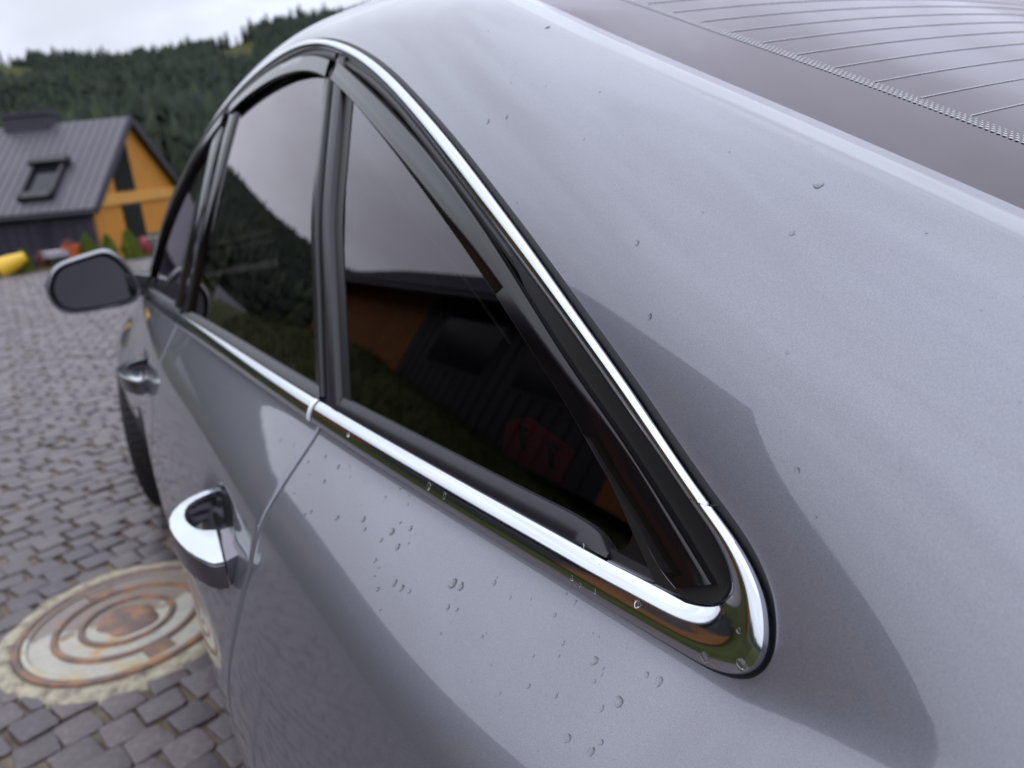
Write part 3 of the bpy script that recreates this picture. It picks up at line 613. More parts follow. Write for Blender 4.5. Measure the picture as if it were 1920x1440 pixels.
g = Geo(); P = np.array([[(MX+.055+dx_, y, z+dz_) for dx_, dz_ in ((-.055, -.034), (-.06, 0.), (-.05, .030), (0, .036), (.04, .030), (.05, 0), (.04, -.034), (0, -.038))] for y, z in ((.915, .958), (.885, .950), (.86, .942), (.82, .936))]); g.grid(P, wrap=True); g.obj('mirror_stalk', M['gloss_black'], mirror, True, 50)
g = Geo(); P = np.array([[(MX+.055+dx_, y, z) for dx_, z in ((-.052, .984), (-.03, .993), (.02, .995), (.055, .986))] for y in (.91, .885, .86, .838)]); P[..., 2] -= (0.91-P[..., 1])*.45; g.grid(P); g.obj('stalk_cover', M['paint'], mirror, True)

# ------------------------------------------------------------------ wheels
def wheel(x, sgn, steer, name):
    w = bpy.data.objects.new(name, None); COL.objects.link(w); w.parent = CAR; w.location = (x, YC+sgn*.775, RW); w.rotation_euler = (0, 0, steer)
    prof = [(.225, -.105), (.245, -.118), (.285, -.122), (.318, -.116), (.330, -.098), (.335, -.07), (.3355, 0), (.335, .07), (.330, .098), (.318, .116), (.285, .122), (.245, .118), (.225, .105)]
    th = np.arange(96)*2*np.pi/96; P = np.array([[(r*math.cos(t), y, r*math.sin(t)) for t in th] for r, y in prof]); g = Geo(); g.grid(P, wrap=True)
    for k in range(70):                                   # tread blocks
        t = k*2*np.pi/70
        for yb_ in (-.082, -.03, .03, .082):
            c_, s_ = math.cos(t+yb_*.8), math.sin(t+yb_*.8); Mx = Matrix(((-s_, 0, c_, c_*.337), (0, 1, 0, yb_), (c_, 0, s_, s_*.337), (0, 0, 0, 1))); g.box((-.011, -.021, -.006), (.011, .021, .0022), Mx)
    g.obj('tyre', M['tyre'], w, True, 35)
    g = Geo(); P = np.array([[(r*math.cos(t), y, r*math.sin(t)) for t in th] for r, y in ((.228, -.1), (.21, -.09), (.2, 0), (.21, .09*1), (.228, .1))]); g.grid(P, wrap=True)
    for k in range(10):
        t = k*2*np.pi/10; c_, s_ = math.cos(t), math.sin(t); yy = sgn*.075; Mx = Matrix(((c_, 0, -s_, 0), (0, 1, 0, yy), (s_, 0, c_, 0), (0, 0, 0, 1))); g.box((.03, -.012, -.016), (.215, .012, .016), Mx)
    g.tube([(0, sgn*.05, 0), (0, sgn*.095, 0)], .045, 20); g.obj('rim', M['rim'], w, True, 35)
wheel(AX_F, 1, math.radians(-12), 'front_wheel'); wheel(AX_F, -1, math.radians(-12), 'front_wheel'); wheel(AX_R, 1, 0, 'rear_wheel'); wheel(AX_R, -1, 0, 'rear_wheel')
# ------------------------------------------------------------------ yard of setts
YARD = (-7.0, 14.35, -5.0, 5.2)
yard = Geo().add([(YARD[0], YARD[2], -.012), (YARD[1], YARD[2], -.012), (YARD[1], YARD[3], -.012), (YARD[0], YARD[3], -.012)], [(0, 1, 2, 3)]).obj('paved_yard', M['sand'])
yard['kind'] = 'structure'
MHC, MHR = np.array([2.103, 1.132]), .298
def sett_mesh(k, r):
    hx, hy = .0490+r.uniform(-.004, .0025), .0462+r.uniform(-.004, .0022); q = []
    for sx, sy in ((-1, -1), (1, -1), (1, 1), (-1, 1)): q.append(np.array([sx*hx+r.uniform(-.006, .005), sy*hy+r.uniform(-.006, .005)]))
    # clip the corners a little so that no two outlines are alike
    out_ = []
    for i in range(4):
        p_, a_, b_ = q[i], q[i-1], q[(i+1) % 4]; c_ = r.uniform(.03, .12); out_ += [p_+(a_-p_)*c_, p_+(b_-p_)*c_]
    base = np.array(out_); top = base*.935; h0 = r.uniform(-.0015, .0015); V = []
    for ring_, z in ((base, -.03), (base*1.0, -.0050), (top*1.035, -.0012), (top*.96, .0)):
        for p_ in ring_: V.append((p_[0], p_[1], z+h0+p_[0]*tx[k]+p_[1]*ty[k]+r.uniform(-.0008, .0008)))
    F = []
    for l in range(3):
        for i in range(8): F.append((l*8+i, l*8+(i+1) % 8, (l+1)*8+(i+1) % 8, (l+1)*8+i))
    F.append(tuple(range(24, 32)))
    return V, F
tx, ty = rng.uniform(-.035, .035, 24), rng.uniform(-.035, .035, 24)
r_ = random.Random(3); SM = [sett_mesh(k, r_) for k in range(24)]
SMD = []
for V, F in SM:
    me = bpy.data.meshes.new('sett'); me.from_pydata(V, [], F); me.materials.append(M['sett']); me.polygons.foreach_set('use_smooth', [True]*len(F)); me.set_sharp_from_angle(angle=math.radians(35)); SMD.append(me)
PU, PV = .1050, .0985; ang = math.radians(-73); eu = np.array([math.cos(ang), math.sin(ang)]); ev = np.array([-math.sin(ang), math.cos(ang)])
slots = []
for j in range(-240, 240):
    wob = .0
    for i in range(-175, 175):
        off = (j % 2)*.5*PU + .018*math.sin(j*1.7)
        p_ = eu*(i*PU+off+.006*math.sin(i*2.3+j))+ev*(j*PV+.010*math.sin(i*.31+j*.17))
        x, y = p_
        if not (YARD[0]+.06 < x < YARD[1]-.06 and YARD[2]+.06 < y < YARD[3]-.06): continue
        if x < 4.4 and -.75 < y < .72 and x > -1.0: continue
        if y < -1.6 and x < 4: continue
        if np.hypot(*(p_-MHC)) < .312: continue
        slots.append((x, y))
slots = np.array(slots)
d3 = np.c_[slots, np.zeros(len(slots))]-CAM; zc_ = d3@_f; ux = 960+1442*(d3@_r)/zc_; uy = 720-1442*(d3@_u)/zc_
vis = (zc_ > .1) & (ux > -20) & (ux < 445) & (uy < 1475) & (uy > 480)
vis &= ~((uy > 950) & (ux > 372+(uy-1150)*.22+40)) & ~((uy < 960) & (ux > 300))
order = np.argsort(np.where(vis, zc_, 1e9)); single = set(order[:min(300, int(vis.sum()))].tolist())
g = Geo(); arrV = [np.array(v) for v, _ in SM]
for n_, (x, y) in enumerate(slots):
    k = r_.randrange(24); a = ang+r_.choice((0, math.pi/2, math.pi, -math.pi/2))+r_.gauss(0, .05); dz = r_.gauss(0, .0022); sx_ = r_.uniform(.96, 1.04)
    if r_.random() < .10: sx_ = r_.uniform(.80, .90)
    if n_ in single:
        o = bpy.data.objects.new('sett', SMD[k]); COL.objects.link(o); o.parent = yard; o.location = (x, y, dz); o.rotation_euler = (0, 0, a); o.scale = (sx_, sx_, 1)
    else:
        c_, s_ = math.cos(a)*sx_, math.sin(a)*sx_; V = arrV[k]; far = (x > 6 or x < -1 or y > 3.2)
        W_ = np.stack([x+V[:, 0]*c_-V[:, 1]*s_, y+V[:, 0]*s_+V[:, 1]*c_, V[:, 2]+dz], 1)
        if far: g.add(W_[8:], [tuple(f_) for f_ in [(i, (i+1) % 8, 8+(i+1) % 8, 8+i) for i in range(8)]]+[tuple(8+i for i in range(8))])
        else: g.add(W_, SM[k][1])
o = g.obj('setts', M['sett'], yard, True, 35); o['kind'] = 'stuff'

# manhole: mortar collar, rusty frame, ribbed lid with worn pale paint
mh = empty('manhole_cover', 'round rusty manhole cover with pale worn rings set in the sett paving', 'manhole cover', (MHC[0], MHC[1], 0))
g = Geo(); n = 120; rows = []
jit = [1+.022*math.sin(2*t+1)+.012*math.sin(5*t+.4)+.006*math.sin(13*t)+.004*math.sin(37*t) for t in np.arange(n)*2*math.pi/n]
for r0, z, jj in ((.362, -.014, 1), (.352, .0030, 1), (.335, .0070, .6), (.318, .0085, .2), (.300, .0060, 0), (.298, -.02, 0)):
    rows.append([(r0*(1+(q-1)*jj)*math.cos(t), r0*(1+(q-1)*jj)*math.sin(t), z+(.0022*math.sin(9*t+r0*60)+.0012*math.sin(23*t)) * (jj > 0)) for q, t in zip(jit, np.arange(n)*2*math.pi/n)])
g.grid(np.array(rows), wrap=True, flip=True); g.obj('mortar_collar', M['mortar'], mh, True)
Geo().lathe([(.299, -.02), (.2985, .011), (.296, .0135), (.281, .0135), (.2785, .011), (.278, -.01)], 120).obj('iron_frame', M['iron'], mh, True, 40)
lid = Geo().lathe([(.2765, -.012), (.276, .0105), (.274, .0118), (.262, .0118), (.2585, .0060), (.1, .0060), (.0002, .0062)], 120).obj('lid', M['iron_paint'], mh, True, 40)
for r0, w_ in ((.194, .0105), (.124, .0100)):
    Geo().lathe([(r0+w_, .0058), (r0+w_-.003, .0125), (r0-w_+.003, .0125), (r0-w_, .0058)], 110).obj('lid_ring', M['iron'], lid, True, 40)
g = Geo(); th = np.arange(60)*2*math.pi/60
g.grid(np.array([[((r0*(1+.10*math.sin(2*t+.5)+.06*math.sin(5*t)))*math.cos(t), (r0*(1+.10*math.sin(2*t+.5)+.06*math.sin(5*t)))*math.sin(t), z) for t in th] for r0, z in ((.086, .0055), (.080, .0085), (.05, .0092), (.001, .0092))]), wrap=True, flip=True); g.obj('rust_patch', M['iron'], lid, True, 40)
a0 = math.atan2(-.02, -1)
for a0 in (math.pi+.28, .28):
    Mx = Matrix.Rotation(a0, 4, 'Z') @ Matrix.Translation((.225, 0, 0)); Geo().box((-.022, -.036, .004), (.036, .036, .0128), Mx).obj('lifting_lug', M['iron'], lid)

# ------------------------------------------------------------------ land: one sheet from the yard to the hills
def hill_el(az):
    return np.interp(az, [-180, -120, -60, -30, -18, -11, -5, 2, 10, 20, 32, 50, 75, 120, 180], [5, 4.5, 6.5, 9.4, 9.4, 7.8, 7.1, 7.2, 8.1, 8.6, 8.2, 6.5, 5.0, 4.5, 5])
def land(x, y):
    x = np.asarray(x, float); y = np.asarray(y, float); r = np.hypot(x, y); az = np.degrees(np.arctan2(y, x))
    dx = np.maximum(np.maximum(YARD[0]-x, x-YARD[1]), 0); dl = np.maximum(y-YARD[3], 0); dr = np.maximum(YARD[2]-y, 0)
    z = -.06-.10*np.clip(dx, 0, 1)-1.55*(1-np.exp(-np.maximum(dx-.3, 0)/9.0))
    lft = np.clip(dl/3.4, 0, 1); z = z+(1.0+.125*np.clip(x-4, 0, 14))*lft*lft*(3-2*lft)+.04*np.maximum(dl-3, 0)*np.exp(-r/80)
    top = 720*np.tan(np.radians(hill_el(az))); t = np.clip((r-95)/(720-95), 0, 1); prof = t**1.25
    h = top*prof+np.where(r > 95, (3.5*np.sin(x*.021+1)*np.cos(y*.018)+2.0*np.sin(x*.05+y*.043))*np.clip((r-95)/120, 0, 1), 0)
    h = np.where(r > 720, top-(r-720)*.10, h)
    return z+h
az = np.radians(np.linspace(-180, 180, 289)); rr = np.r_[.05, np.linspace(2, 30, 42), np.geomspace(32, 95, 20), np.linspace(105, 720, 60), 800, 1000, 1500, 2500]
R_, A_ = np.meshgrid(rr, az, indexing='ij'); X, Y = R_*np.cos(A_), R_*np.sin(A_)
Geo().grid(np.stack([X, Y, land(X, Y)], -1)).obj('hillside', M['lawn'], None, True)['kind'] = 'structure'
bpy.data.objects['hillside']['kind'] = 'structure'
def land1(x, y): return float(land(x, y))

# spruce forest over the hill
def spruce(h, r, rnd, tiers, sides):
    V, F = [], []; z = h*.06
    for t in range(tiers):
        f0 = t/tiers; zb = z+(h-z)*f0*.92; zt = min(h, zb+(h-z)*(1.55/tiers)); rad = r*(1-f0)**.85*rnd.uniform(.85, 1.12)+.05; b = len(V); ph = rnd.uniform(0, 6.3)
        for i in range(sides):
            a = ph+i*2*math.pi/sides; k = rad*(1 if i % 2 == 0 else .62)*rnd.uniform(.8, 1.15); V.append((k*math.cos(a), k*math.sin(a), zb-(.06*h/tiers if i % 2 == 0 else -.05*h/tiers)*1.5))
        V.append((rnd.uniform(-.06, .06), rnd.uniform(-.06, .06), zt)); F += [(b+i, b+(i+1) % sides, b+sides) for i in range(sides)]
    return np.array(V), F
rt = random.Random(21); TV = [spruce(1, .155*rt.uniform(.8, 1.25), rt, 4, 8) for _ in range(10)]
def meadow(az_, r):
    """open grass on the hill"""
    a = np.degrees(az_)
    return (np.exp(-((a+12.5)/1.7)**2-((r-590)/150)**2) > .4) | (np.exp(-((a-1.0)/1.9)**2-((r-600)/130)**2) > .4) | ((np.abs(a+4.0) < 3.4) & (np.abs(r-705) < 14) & (np.sin(a*3.1) > -.2)) | (np.exp(-((a+7.2)/.8)**2-((r-180)/45)**2) > .4)
def forest(name, a0, a1, r0, r1, n, hs, seed):
    q = np.random.default_rng(seed); a = np.radians(q.uniform(a0, a1, n)); r = np.sqrt(q.uniform(r0**2, r1**2, n)); keep = ~meadow(a, r); a, r = a[keep], r[keep]
    x, y = r*np.cos(a), r*np.sin(a); z = land(x, y); h = q.uniform(hs[0], hs[1], len(x))*(.75+.5*q.random(len(x))); rot = q.uniform(0, 6.28, len(x)); kk = q.integers(0, len(TV), len(x))
    clump = .5+.5*np.sin(x*.013+2*np.sin(y*.011))*np.sin(y*.017+1.3*np.sin(x*.009)); tone = np.clip(q.normal(.38, .22, len(x))+.35*(clump-.5), 0, 1)
    Vs, Fs, T = [], [], []; b = 0
    tri = [np.array(f) for _, f in TV]
    for k in range(len(TV)):
        m_ = kk == k; V = TV[k][0]; nn = m_.sum()
        if nn == 0: continue
        c_, s_ = np.cos(rot[m_]), np.sin(rot[m_]); hh = h[m_]; w = hh*q.uniform(.85, 1.25, nn)
        P = np.stack([x[m_][:, None]+w[:, None]*(V[:, 0]*c_[:, None]-V[:, 1]*s_[:, None]), y[m_][:, None]+w[:, None]*(V[:, 0]*s_[:, None]+V[:, 1]*c_[:, None]), z[m_][:, None]+hh[:, None]*V[None, :, 2]], -1)
        Vs.append(P.reshape(-1, 3)); Fs.append((tri[k][None]+(b+np.arange(nn)*len(V))[:, None, None]).reshape(-1, 3)); T.append(np.repeat(tone[m_], len(V))); b += nn*len(V)
    V = np.concatenate(Vs); F = np.concatenate(Fs); T = np.concatenate(T)
    me = bpy.data.meshes.new(name); me.vertices.add(len(V)); me.vertices.foreach_set('co', V.astype(np.float32).ravel()); me.loops.add(F.size); me.loops.foreach_set('vertex_index', F.astype(np.int32).ravel())
    me.polygons.add(len(F)); me.polygons.foreach_set('loop_start', np.arange(len(F), dtype=np.int32)*3); me.update(); me.validate()
    at_ = me.attributes.new('tone', 'FLOAT', 'POINT'); at_.data.foreach_set('value', T.astype(np.float32))
    me.materials.append(M['spruce']); o = bpy.data.objects.new(name, me); COL.objects.link(o); o['kind'] = 'stuff'
    return o
forest('spruce_forest', -24, 34, 100, 722, 32000, (7, 12), 5)
forest('spruce_forest', 34, 80, 100, 722, 4700, (10, 16), 6)
forest('spruce_forest', -75, -24, 160, 722, 3000, (10, 16), 8)
forest('spruce_forest', 80, 285, 130, 722, 5000, (11, 17), 9)
# spruces one can tell apart on the skyline
rt = random.Random(5); SKY = []
for k in range(5):
    Vt, Ft = spruce(1, .17+.03*(k % 3), rt, 7, 10); me = bpy.data.meshes.new('crown'); me.from_pydata([tuple(v) for v in Vt], [], Ft); me.materials.append(M['spruce'])
    tk = Geo().tube([(0, 0, -.05), (0, 0, .3), (0, 0, .93)], [.018, .014, .003], 6); mt = bpy.data.meshes.new('trunk'); mt.from_pydata(tk.V, [], tk.F); mt.materials.append(M['bark']); SKY.append((me, mt))
GRP = 'spruces standing along the skyline of the hill'
for i, a in enumerate(np.r_[np.array([1.6, .95, .7, .15, -.5, -1.1, -1.6, -1.9, -2.5, -3.0, -3.55, -4.0, -4.6, -5.1, -5.7, -6.4, -7.1, -7.9, -8.7, -9.3, -9.6, -9.9, -10.3, -10.7, -11.2, -11.6, -12.0, -12.6, -13.1, -13.6, -14.1, -14.7, -15.2, -15.8, -16.3, -16.9, -17.6])]):
    r = 712+rt.uniform(-16, 10); x, y = r*math.cos(math.radians(a)), r*math.sin(math.radians(a)); big = 1.3 if i in (1, 5, 7, 8, 12) or (a < -9 and i % 3) else .8
    h = rt.uniform(9, 15)*big; cm, tm = SKY[rt.randrange(5)]
    t = empty('spruce_tree', 'dark spruce standing out against the sky along the top of the wooded hill', 'tree', (x, y, land1(x, y)-.5), rt.uniform(0, 6), GRP); t.scale = (h, h, h)
    for nm, me in (('crown', cm), ('trunk', tm)): c_ = bpy.data.objects.new(nm, me); COL.objects.link(c_); c_.parent = t

# ------------------------------------------------------------------ houses
def house(name, label, loc, rotz, L, w, hw, hr, ov, wall_mat, side_mat, windows=(), side_windows=(), chimney=None, roof_win=None, pipe=None, band=None, group=None, seam=.33, dark_to=0):
    """ridge along local x, near gable at x = 0 facing -x"""
    h = empty(name, label, 'house', loc, rotz, group); slope = (hr-hw)/w; wall = Geo()
    ring_ = [(0, -w, -1.2), (0, w, -1.2), (0, w, hw), (0, 0, hr), (0, -w, hw)]
    core = Geo(); core.prism([(.05, q[1]*.985, q[2]-.02 if q[2] > 0 else q[2]) for q in ring_], (L-.1, 0, 0)); core.obj('wall', M['dark_frame'], h)
    # upright boards on both gables
    for x0, s_ in ((0, 1), (L, -1)):
        g = Geo(); y = -w; pw = .16
        while y < w-.01:
            y1 = min(y+pw-.012, w); zt = lambda q: hr-slope*abs(q)-.02
            V = [(x0+.05*s_, y, -1.2), (x0+.05*s_, y1, -1.2), (x0+.05*s_, y1, zt(y1)), (x0+.05*s_, y, zt(y))]
            dpt = rt.uniform(.045, .055); g.prism(V if s_ < 0 else V, (-dpt*s_, 0, 0)); y += pw
        o = g.obj('board_cladding', wall_mat, h); o['kind'] = 'stuff'
    for s_ in (1, -1):
        g = Geo(); x = 0.0; pw = .42
        while x < L-.02:
            g.box((x+.006, s_*w*.985-(.045 if s_ < 0 else 0), -1.2), (min(x+pw, L)-.006, s_*w*.985+(.045 if s_ > 0 else 0), hw)); g.box((x-.012, s_*(w*.985+.046)-.022, -1.2), (x+.012, s_*(w*.985+.046)+.022, hw)); x += pw
            if dark_to and x >= dark_to > x-pw: o = g.obj('wall_cladding', M['dark_frame'], h); o['kind'] = 'stuff'; g = Geo()
        o = g.obj('wall_cladding', side_mat, h); o['kind'] = 'stuff'
    # roof slabs with upstanding seams, barge boards
    n_ = math.hypot(w, hr-hw); th = .17; R_ = Geo(); seams = Geo(); L0, L1 = -ov, L+ov; e_out = w+ov*.75
    for s_ in (1, -1):
        a = np.array([0, s_*e_out, hr-slope*e_out]); b = np.array([0, 0, hr]); nrm = np.array([0, s_*slope, 1])/math.hypot(slope, 1)
        R_.prism([(L0, *(a+nrm*.03)[1:]), (L1, *(a+nrm*.03)[1:]), (L1, *(b+nrm*.03)[1:]), (L0, *(b+nrm*.03)[1:])][::s_], nrm*th*1.0)
        x = L0+.05
        while x < L1:
            p0, p1 = a+nrm*(.03+th), b+nrm*(.03+th); seams.prism([(x-.014, *p0[1:]), (x+.014, *p0[1:]), (x+.014, *p1[1:]), (x-.014, *p1[1:])][::s_], nrm*.022); x += seam
    roof = R_.obj('roof', M['roof_metal'], h); o = seams.obj('roof_seam', M['roof_metal'], roof); o['kind'] = 'stuff'
    for x0 in (L0-.035, L1+.005):
        for s_ in (1, -1):
            a = np.array([0, s_*e_out, hr-slope*e_out]); b = np.array([0, 0, hr+.0]); nrm = np.array([0, s_*slope, 1])/math.hypot(slope, 1)
            g = Geo(); g.prism([(x0, *(a-nrm*.06)[1:]), (x0, *(b-np.array([0, 0, .07]))[1:]), (x0, *(b+np.array([0, 0, .26]))[1:]), (x0, *(a+nrm*.225)[1:])], (.03, 0, 0)); g.obj('barge_board', M['dark_metal'], roof)
    for s_ in (1, -1):
        z0 = hr-slope*e_out; g = Geo(); g.tube([(L0, s_*(e_out+.05), z0+.02), (L1, s_*(e_out+.05), z0+.02)], .07, 8); g.obj('gutter', M['dark_metal'], roof)
    if pipe: g = Geo(); s_ = pipe[1]; g.tube([(pipe[0], s_*(e_out+.03), hw-.25), (pipe[0], s_*(w+.12), hw-.6), (pipe[0], s_*(w+.12), -1.0)], .05, 8); g.obj('downpipe', M['dark_metal'], h)
    for poly in windows:
        fr = Geo(); ring2 = [np.array((-.055, q[0], q[1])) for q in poly]; c_ = sum(ring2)/len(ring2); fr.prism(ring2, (.06, 0, 0)); f_ = fr.obj('window', M['dark_frame'], h)
        g = Geo(); g.prism([c_+(q-c_)*.88+np.array((-.012, 0, 0)) for q in ring2], (.004, 0, 0)); g.obj('pane', M['house_glass'], f_)
    for x0, x1, z0, z1, s_ in side_windows:
        yy = s_*(w*.985+.07); f_ = Geo().box((x0, min(yy, yy-s_*.07), z0), (x1, max(yy, yy-s_*.07), z1)).obj('window', M['dark_frame'], h)
        Geo().box((x0+.08, yy-.005 if s_ > 0 else yy-.006, z0+.08), (x1-.08, yy+.006 if s_ > 0 else yy+.005, z1-.08)).obj('pane', M['house_glass'], f_)
    if band: Geo().box((-.085, -w+.62, band[0]), (-.004, w-.62, band[1])).obj('trim_board', M['larch_light'], h)
    if chimney:
        x0, x1, y0, y1, zt = chimney; c_ = Geo().box((x0, y0, hr-1.2), (x1, y1, zt)).obj('chimney', M['dark_metal'], roof)
        Geo().box((x0-.08, y0-.08, zt), (x1+.08, y1+.08, zt+.12)).obj('chimney_cap', M['dark_metal'], roof)
    if roof_win:
        x0, x1, f0, f1 = roof_win; dv = np.array([0, w, hw-hr]); nrm = np.array([0, slope, 1])/math.hypot(slope, 1); P0 = np.array([0, 0, hr])+dv*f0+nrm*.2; P1 = np.array([0, 0, hr])+dv*f1+nrm*.2
        def q_(x, P, u=0): return np.array([x, P[1], P[2]])+nrm*u
        fr = Geo()
        for xa, xb, Pa, Pb in ((x0, x0+.12, P0, P1), (x1-.12, x1, P0, P1)): fr.prism([q_(xa, Pa), q_(xb, Pa), q_(xb, Pb), q_(xa, Pb)], nrm*.22)
        d1 = (P1-P0); fr.prism([q_(x0-.1, P0), q_(x1+.1, P0), q_(x1+.1, P0+d1*.14), q_(x0-.1, P0+d1*.14)], nrm*.34); fr.prism([q_(x0, P0+d1*.86), q_(x1, P0+d1*.86), q_(x1, P1), q_(x0, P1)], nrm*.22)
        f_ = fr.obj('roof_window', M['dark_frame'], roof); g = Geo(); g.prism([q_(x0+.12, P0+d1*.14, .05), q_(x1-.12, P0+d1*.14, .05), q_(x1-.12, P0+d1*.86, .05), q_(x0+.12, P0+d1*.86, .05)], nrm*.02); g.obj('pane', M['house_glass'], f_)
    return h
h1 = house('gabled_house', 'house with grey metal roof and orange timber gable below the wooded hill', (35.21, -2.06, -1.75), math.radians(60), 9.0, 3.97, 2.22, 5.30, .26, M['larch'], M['dark_metal'],
      windows=[[(1.95, 2.68), (.42, 2.68), (.42, 4.50), (1.95, 3.30)], [(1.80, .55), (.30, .55), (.30, 2.18), (1.80, 2.18)]], chimney=(2.85, 4.55, -.45, .45, 5.8), roof_win=(1.4, 2.65, .50, .92), pipe=(1.9, 1), band=(2.22, 2.64))
house('timber_house', 'long timber house with a dark overhanging roof on the grass bank beside the car', (5.7, 11.5, 2.7), math.radians(8.0), 18.0, 2.9, 2.1, 4.15, .75, M['larch_dark'], M['larch_dark'], dark_to=8.0,
      side_windows=[(.6, 3.4, .1, 1.9, -1), (4.4, 7.2, .1, 1.9, -1), (15.6, 16.8, .1, 1.9, -1)], windows=[[(1.6, .6), (-1.6, .6), (-1.6, 2.4), (1.6, 2.4)]])
house('small_house', 'small grey roofed house reflected low in the rear door window', (32.0, 8.3, -2.3), math.radians(98), 4.2, 2.5, 1.7, 3.8, .3, M['dark_metal'], M['dark_metal'], roof_win=(1.6, 2.5, .4, .75))
# rough grass on the bank, leaning every way
q = np.random.default_rng(31); n = 9000; bx = q.uniform(1.5, 24, n); by = YARD[3]+.05+q.uniform(0, 1, n)**1.3*4.2; bz = land(bx, by); hh = q.uniform(.05, .22, n)*(.6+.8*(np.sin(bx*1.9)*np.sin(by*2.3+bx)*.5+.5)); an = q.uniform(0, 6.28, n); lean = q.normal(0, .06, (n, 2)); V = np.zeros((n, 3, 3)); wd = q.uniform(.008, .03, n)
V[:, 0] = np.stack([bx-wd*np.sin(an), by+wd*np.cos(an), bz-.02], 1); V[:, 1] = np.stack([bx+wd*np.sin(an), by-wd*np.cos(an), bz-.02], 1); V[:, 2] = np.stack([bx+lean[:, 0], by+lean[:, 1], bz+hh], 1)
o = mesh_obj('grass', V.reshape(-1, 3), np.arange(n*3).reshape(-1, 3), M['lawn']); o['kind'] = 'stuff'
# ------------------------------------------------------------------ planting and clutter at the far edge of the yard
def at(px, py, X0):
    d = _f+((px-960)/1442)*_r-((py-720)/1442)*_u; t_ = (X0-CAM[0])/d[0]; return CAM+t_*d
def thuja(x, y, z, h, w, label):
    t = empty('thuja_shrub', label, 'shrub', (x, y, z)); g = Geo(); q = random.Random(int(x*100+y*1000)); n = 420
    for i in range(n):
        f = q.random()**.9; a = q.uniform(0, 6.28); prof = math.sin(math.pi*min(1, (f*.93+.07)))**.7*(1-f*.35); rad = w*.5*prof*q.uniform(.72, 1.06); c_ = np.array([rad*math.cos(a), rad*math.sin(a), f*h]); s_ = q.uniform(.035, .06)*(1.1-.4*f)
        d = np.array([math.cos(a)*.35, math.sin(a)*.35, 1])+np.array([q.gauss(0, .25) for _ in range(3)]); d /= np.linalg.norm(d); e = np.cross(d, [math.cos(a), math.sin(a), .2]); e /= np.linalg.norm(e); m_ = np.cross(d, e)*.3
        g.add([c_-e*s_*.5, c_+e*s_*.5, c_+d*s_*1.7+m_*s_*.3, c_+m_*s_], [(0, 1, 2), (0, 3, 2), (1, 2, 3)])
    g.obj('foliage', M['thuja'], t); Geo().tube([(0, 0, -.1), (0, 0, h*.85)], [.02, .006], 6).obj('stem', M['bark'], t); return t
XE = 14.75
for px, yb_, yt, wpx, lab in ((50, 512, 470, 26, 'small bright green thuja beside the yellow plastic tub'), (170, 486, 441, 30, 'small bright green thuja beside the orange pot'), (208, 480, 442, 28, 'small bright green thuja in the middle of the three below the orange gable'), (247, 474, 434, 34, 'tallest bright green thuja, nearest the car window')):
    b_, t_ = at(px, yb_, XE), at(px, yt, XE); sc_ = (t_[2]-b_[2]); zb_ = min(b_[2], -.12); thuja(b_[0], b_[1], zb_, t_[2]-zb_, wpx/1442*15.2, lab)
def blob(g, c_, r, q, n, s_):
    for i in range(n):
        d = np.array([q.gauss(0, 1) for _ in range(3)]); d /= np.linalg.norm(d); p_ = np.array(c_)+d*np.array(r)*q.uniform(.55, 1.05); e = np.cross(d, [q.gauss(0, 1) for _ in range(3)]); e /= np.linalg.norm(e); k = np.cross(d, e)
        z_ = s_*q.uniform(.6, 1.3); g.add([p_-e*z_, p_+k*z_*.6, p_+e*z_, p_-k*z_*.6], [(0, 1, 2), (0, 2, 3)])
q = random.Random(4)
for px, py, r0, mt, lab, hh in ((86, 490, .20, 'red_leaf', 'low dark red shrub beside the grey topped box', .24), (132, 470, .13, 'red_leaf', 'twiggy brown red bush behind the orange pot', .26), (270, 462, .13, 'pink', 'small pink red flowering plant right of the tallest thuja', .22)):
    p_ = at(px, py, XE+.1); t = empty('red_shrub', lab, 'shrub', (p_[0], p_[1], -.15)); g = Geo(); blob(g, (0, 0, .15+p_[2]), (r0, r0, hh*.8), q, 160, .04); g.obj('foliage', M[mt], t); Geo().tube([(0, 0, -.1), (.02, 0, .15+p_[2])], .012, 6).obj('stem', M['bark'], t)
# yellow tub lying on its side
p_ = at(28, 514, XE-.3); zg = -.02
g = Geo(); t = empty('plastic_tub', 'yellow plastic tub tipped on its side at the edge of the paving', 'tub', (p_[0], p_[1]+.02, .17), math.radians(-80))
g.grid(np.array([[(x, r*math.cos(a), r*math.sin(a)*.9) for a in np.arange(28)*2*math.pi/28] for x, r in ((-.24, .06), (-.235, .085), (-.05, .14), (.15, .185), (.20, .195), (.205, .205), (.195, .205), (.19, .185), (-.04, .13), (-.22, .07))]), wrap=True); g.F.append(tuple(range(28))); g.obj('shell', M['yellow'], t, True, 40); t.rotation_euler = (0, math.radians(20), math.radians(100))
# orange pot
p_ = at(139, 487, XE); t = empty('orange_pot', 'orange flower pot standing between red shrub and thuja', 'pot', (p_[0], p_[1], -.16)); hh = float(at(139, 458, XE)[2])+.16
Geo().lathe([(.001, 0), (.10, 0), (.125, hh*.85), (.14, hh*.86), (.14, hh), (.12, hh), (.11, hh*.8), (.001, hh*.78)], 28).obj('shell', M['orange'], t, True, 35); Geo().lathe([(.112, hh*.82), (.001, hh*.84)], 20).obj('soil', M['bark_mulch'], t)
# dark box with a pale board on top
p_ = at(110, 496, XE); hh = float(at(110, 481, XE)[2]); t = empty('storage_box', 'dark box under a pale grey board behind the wing mirror', 'box', (p_[0], p_[1], -.16), math.radians(20))
Geo().box((-.14, -.15, 0), (.14, .15, hh+.16)).obj('body', M['dark_frame'], t); Geo().box((-.17, -.19, hh+.165), (.17, .19, hh+.26)).obj('lid', M['grey_top'], t)
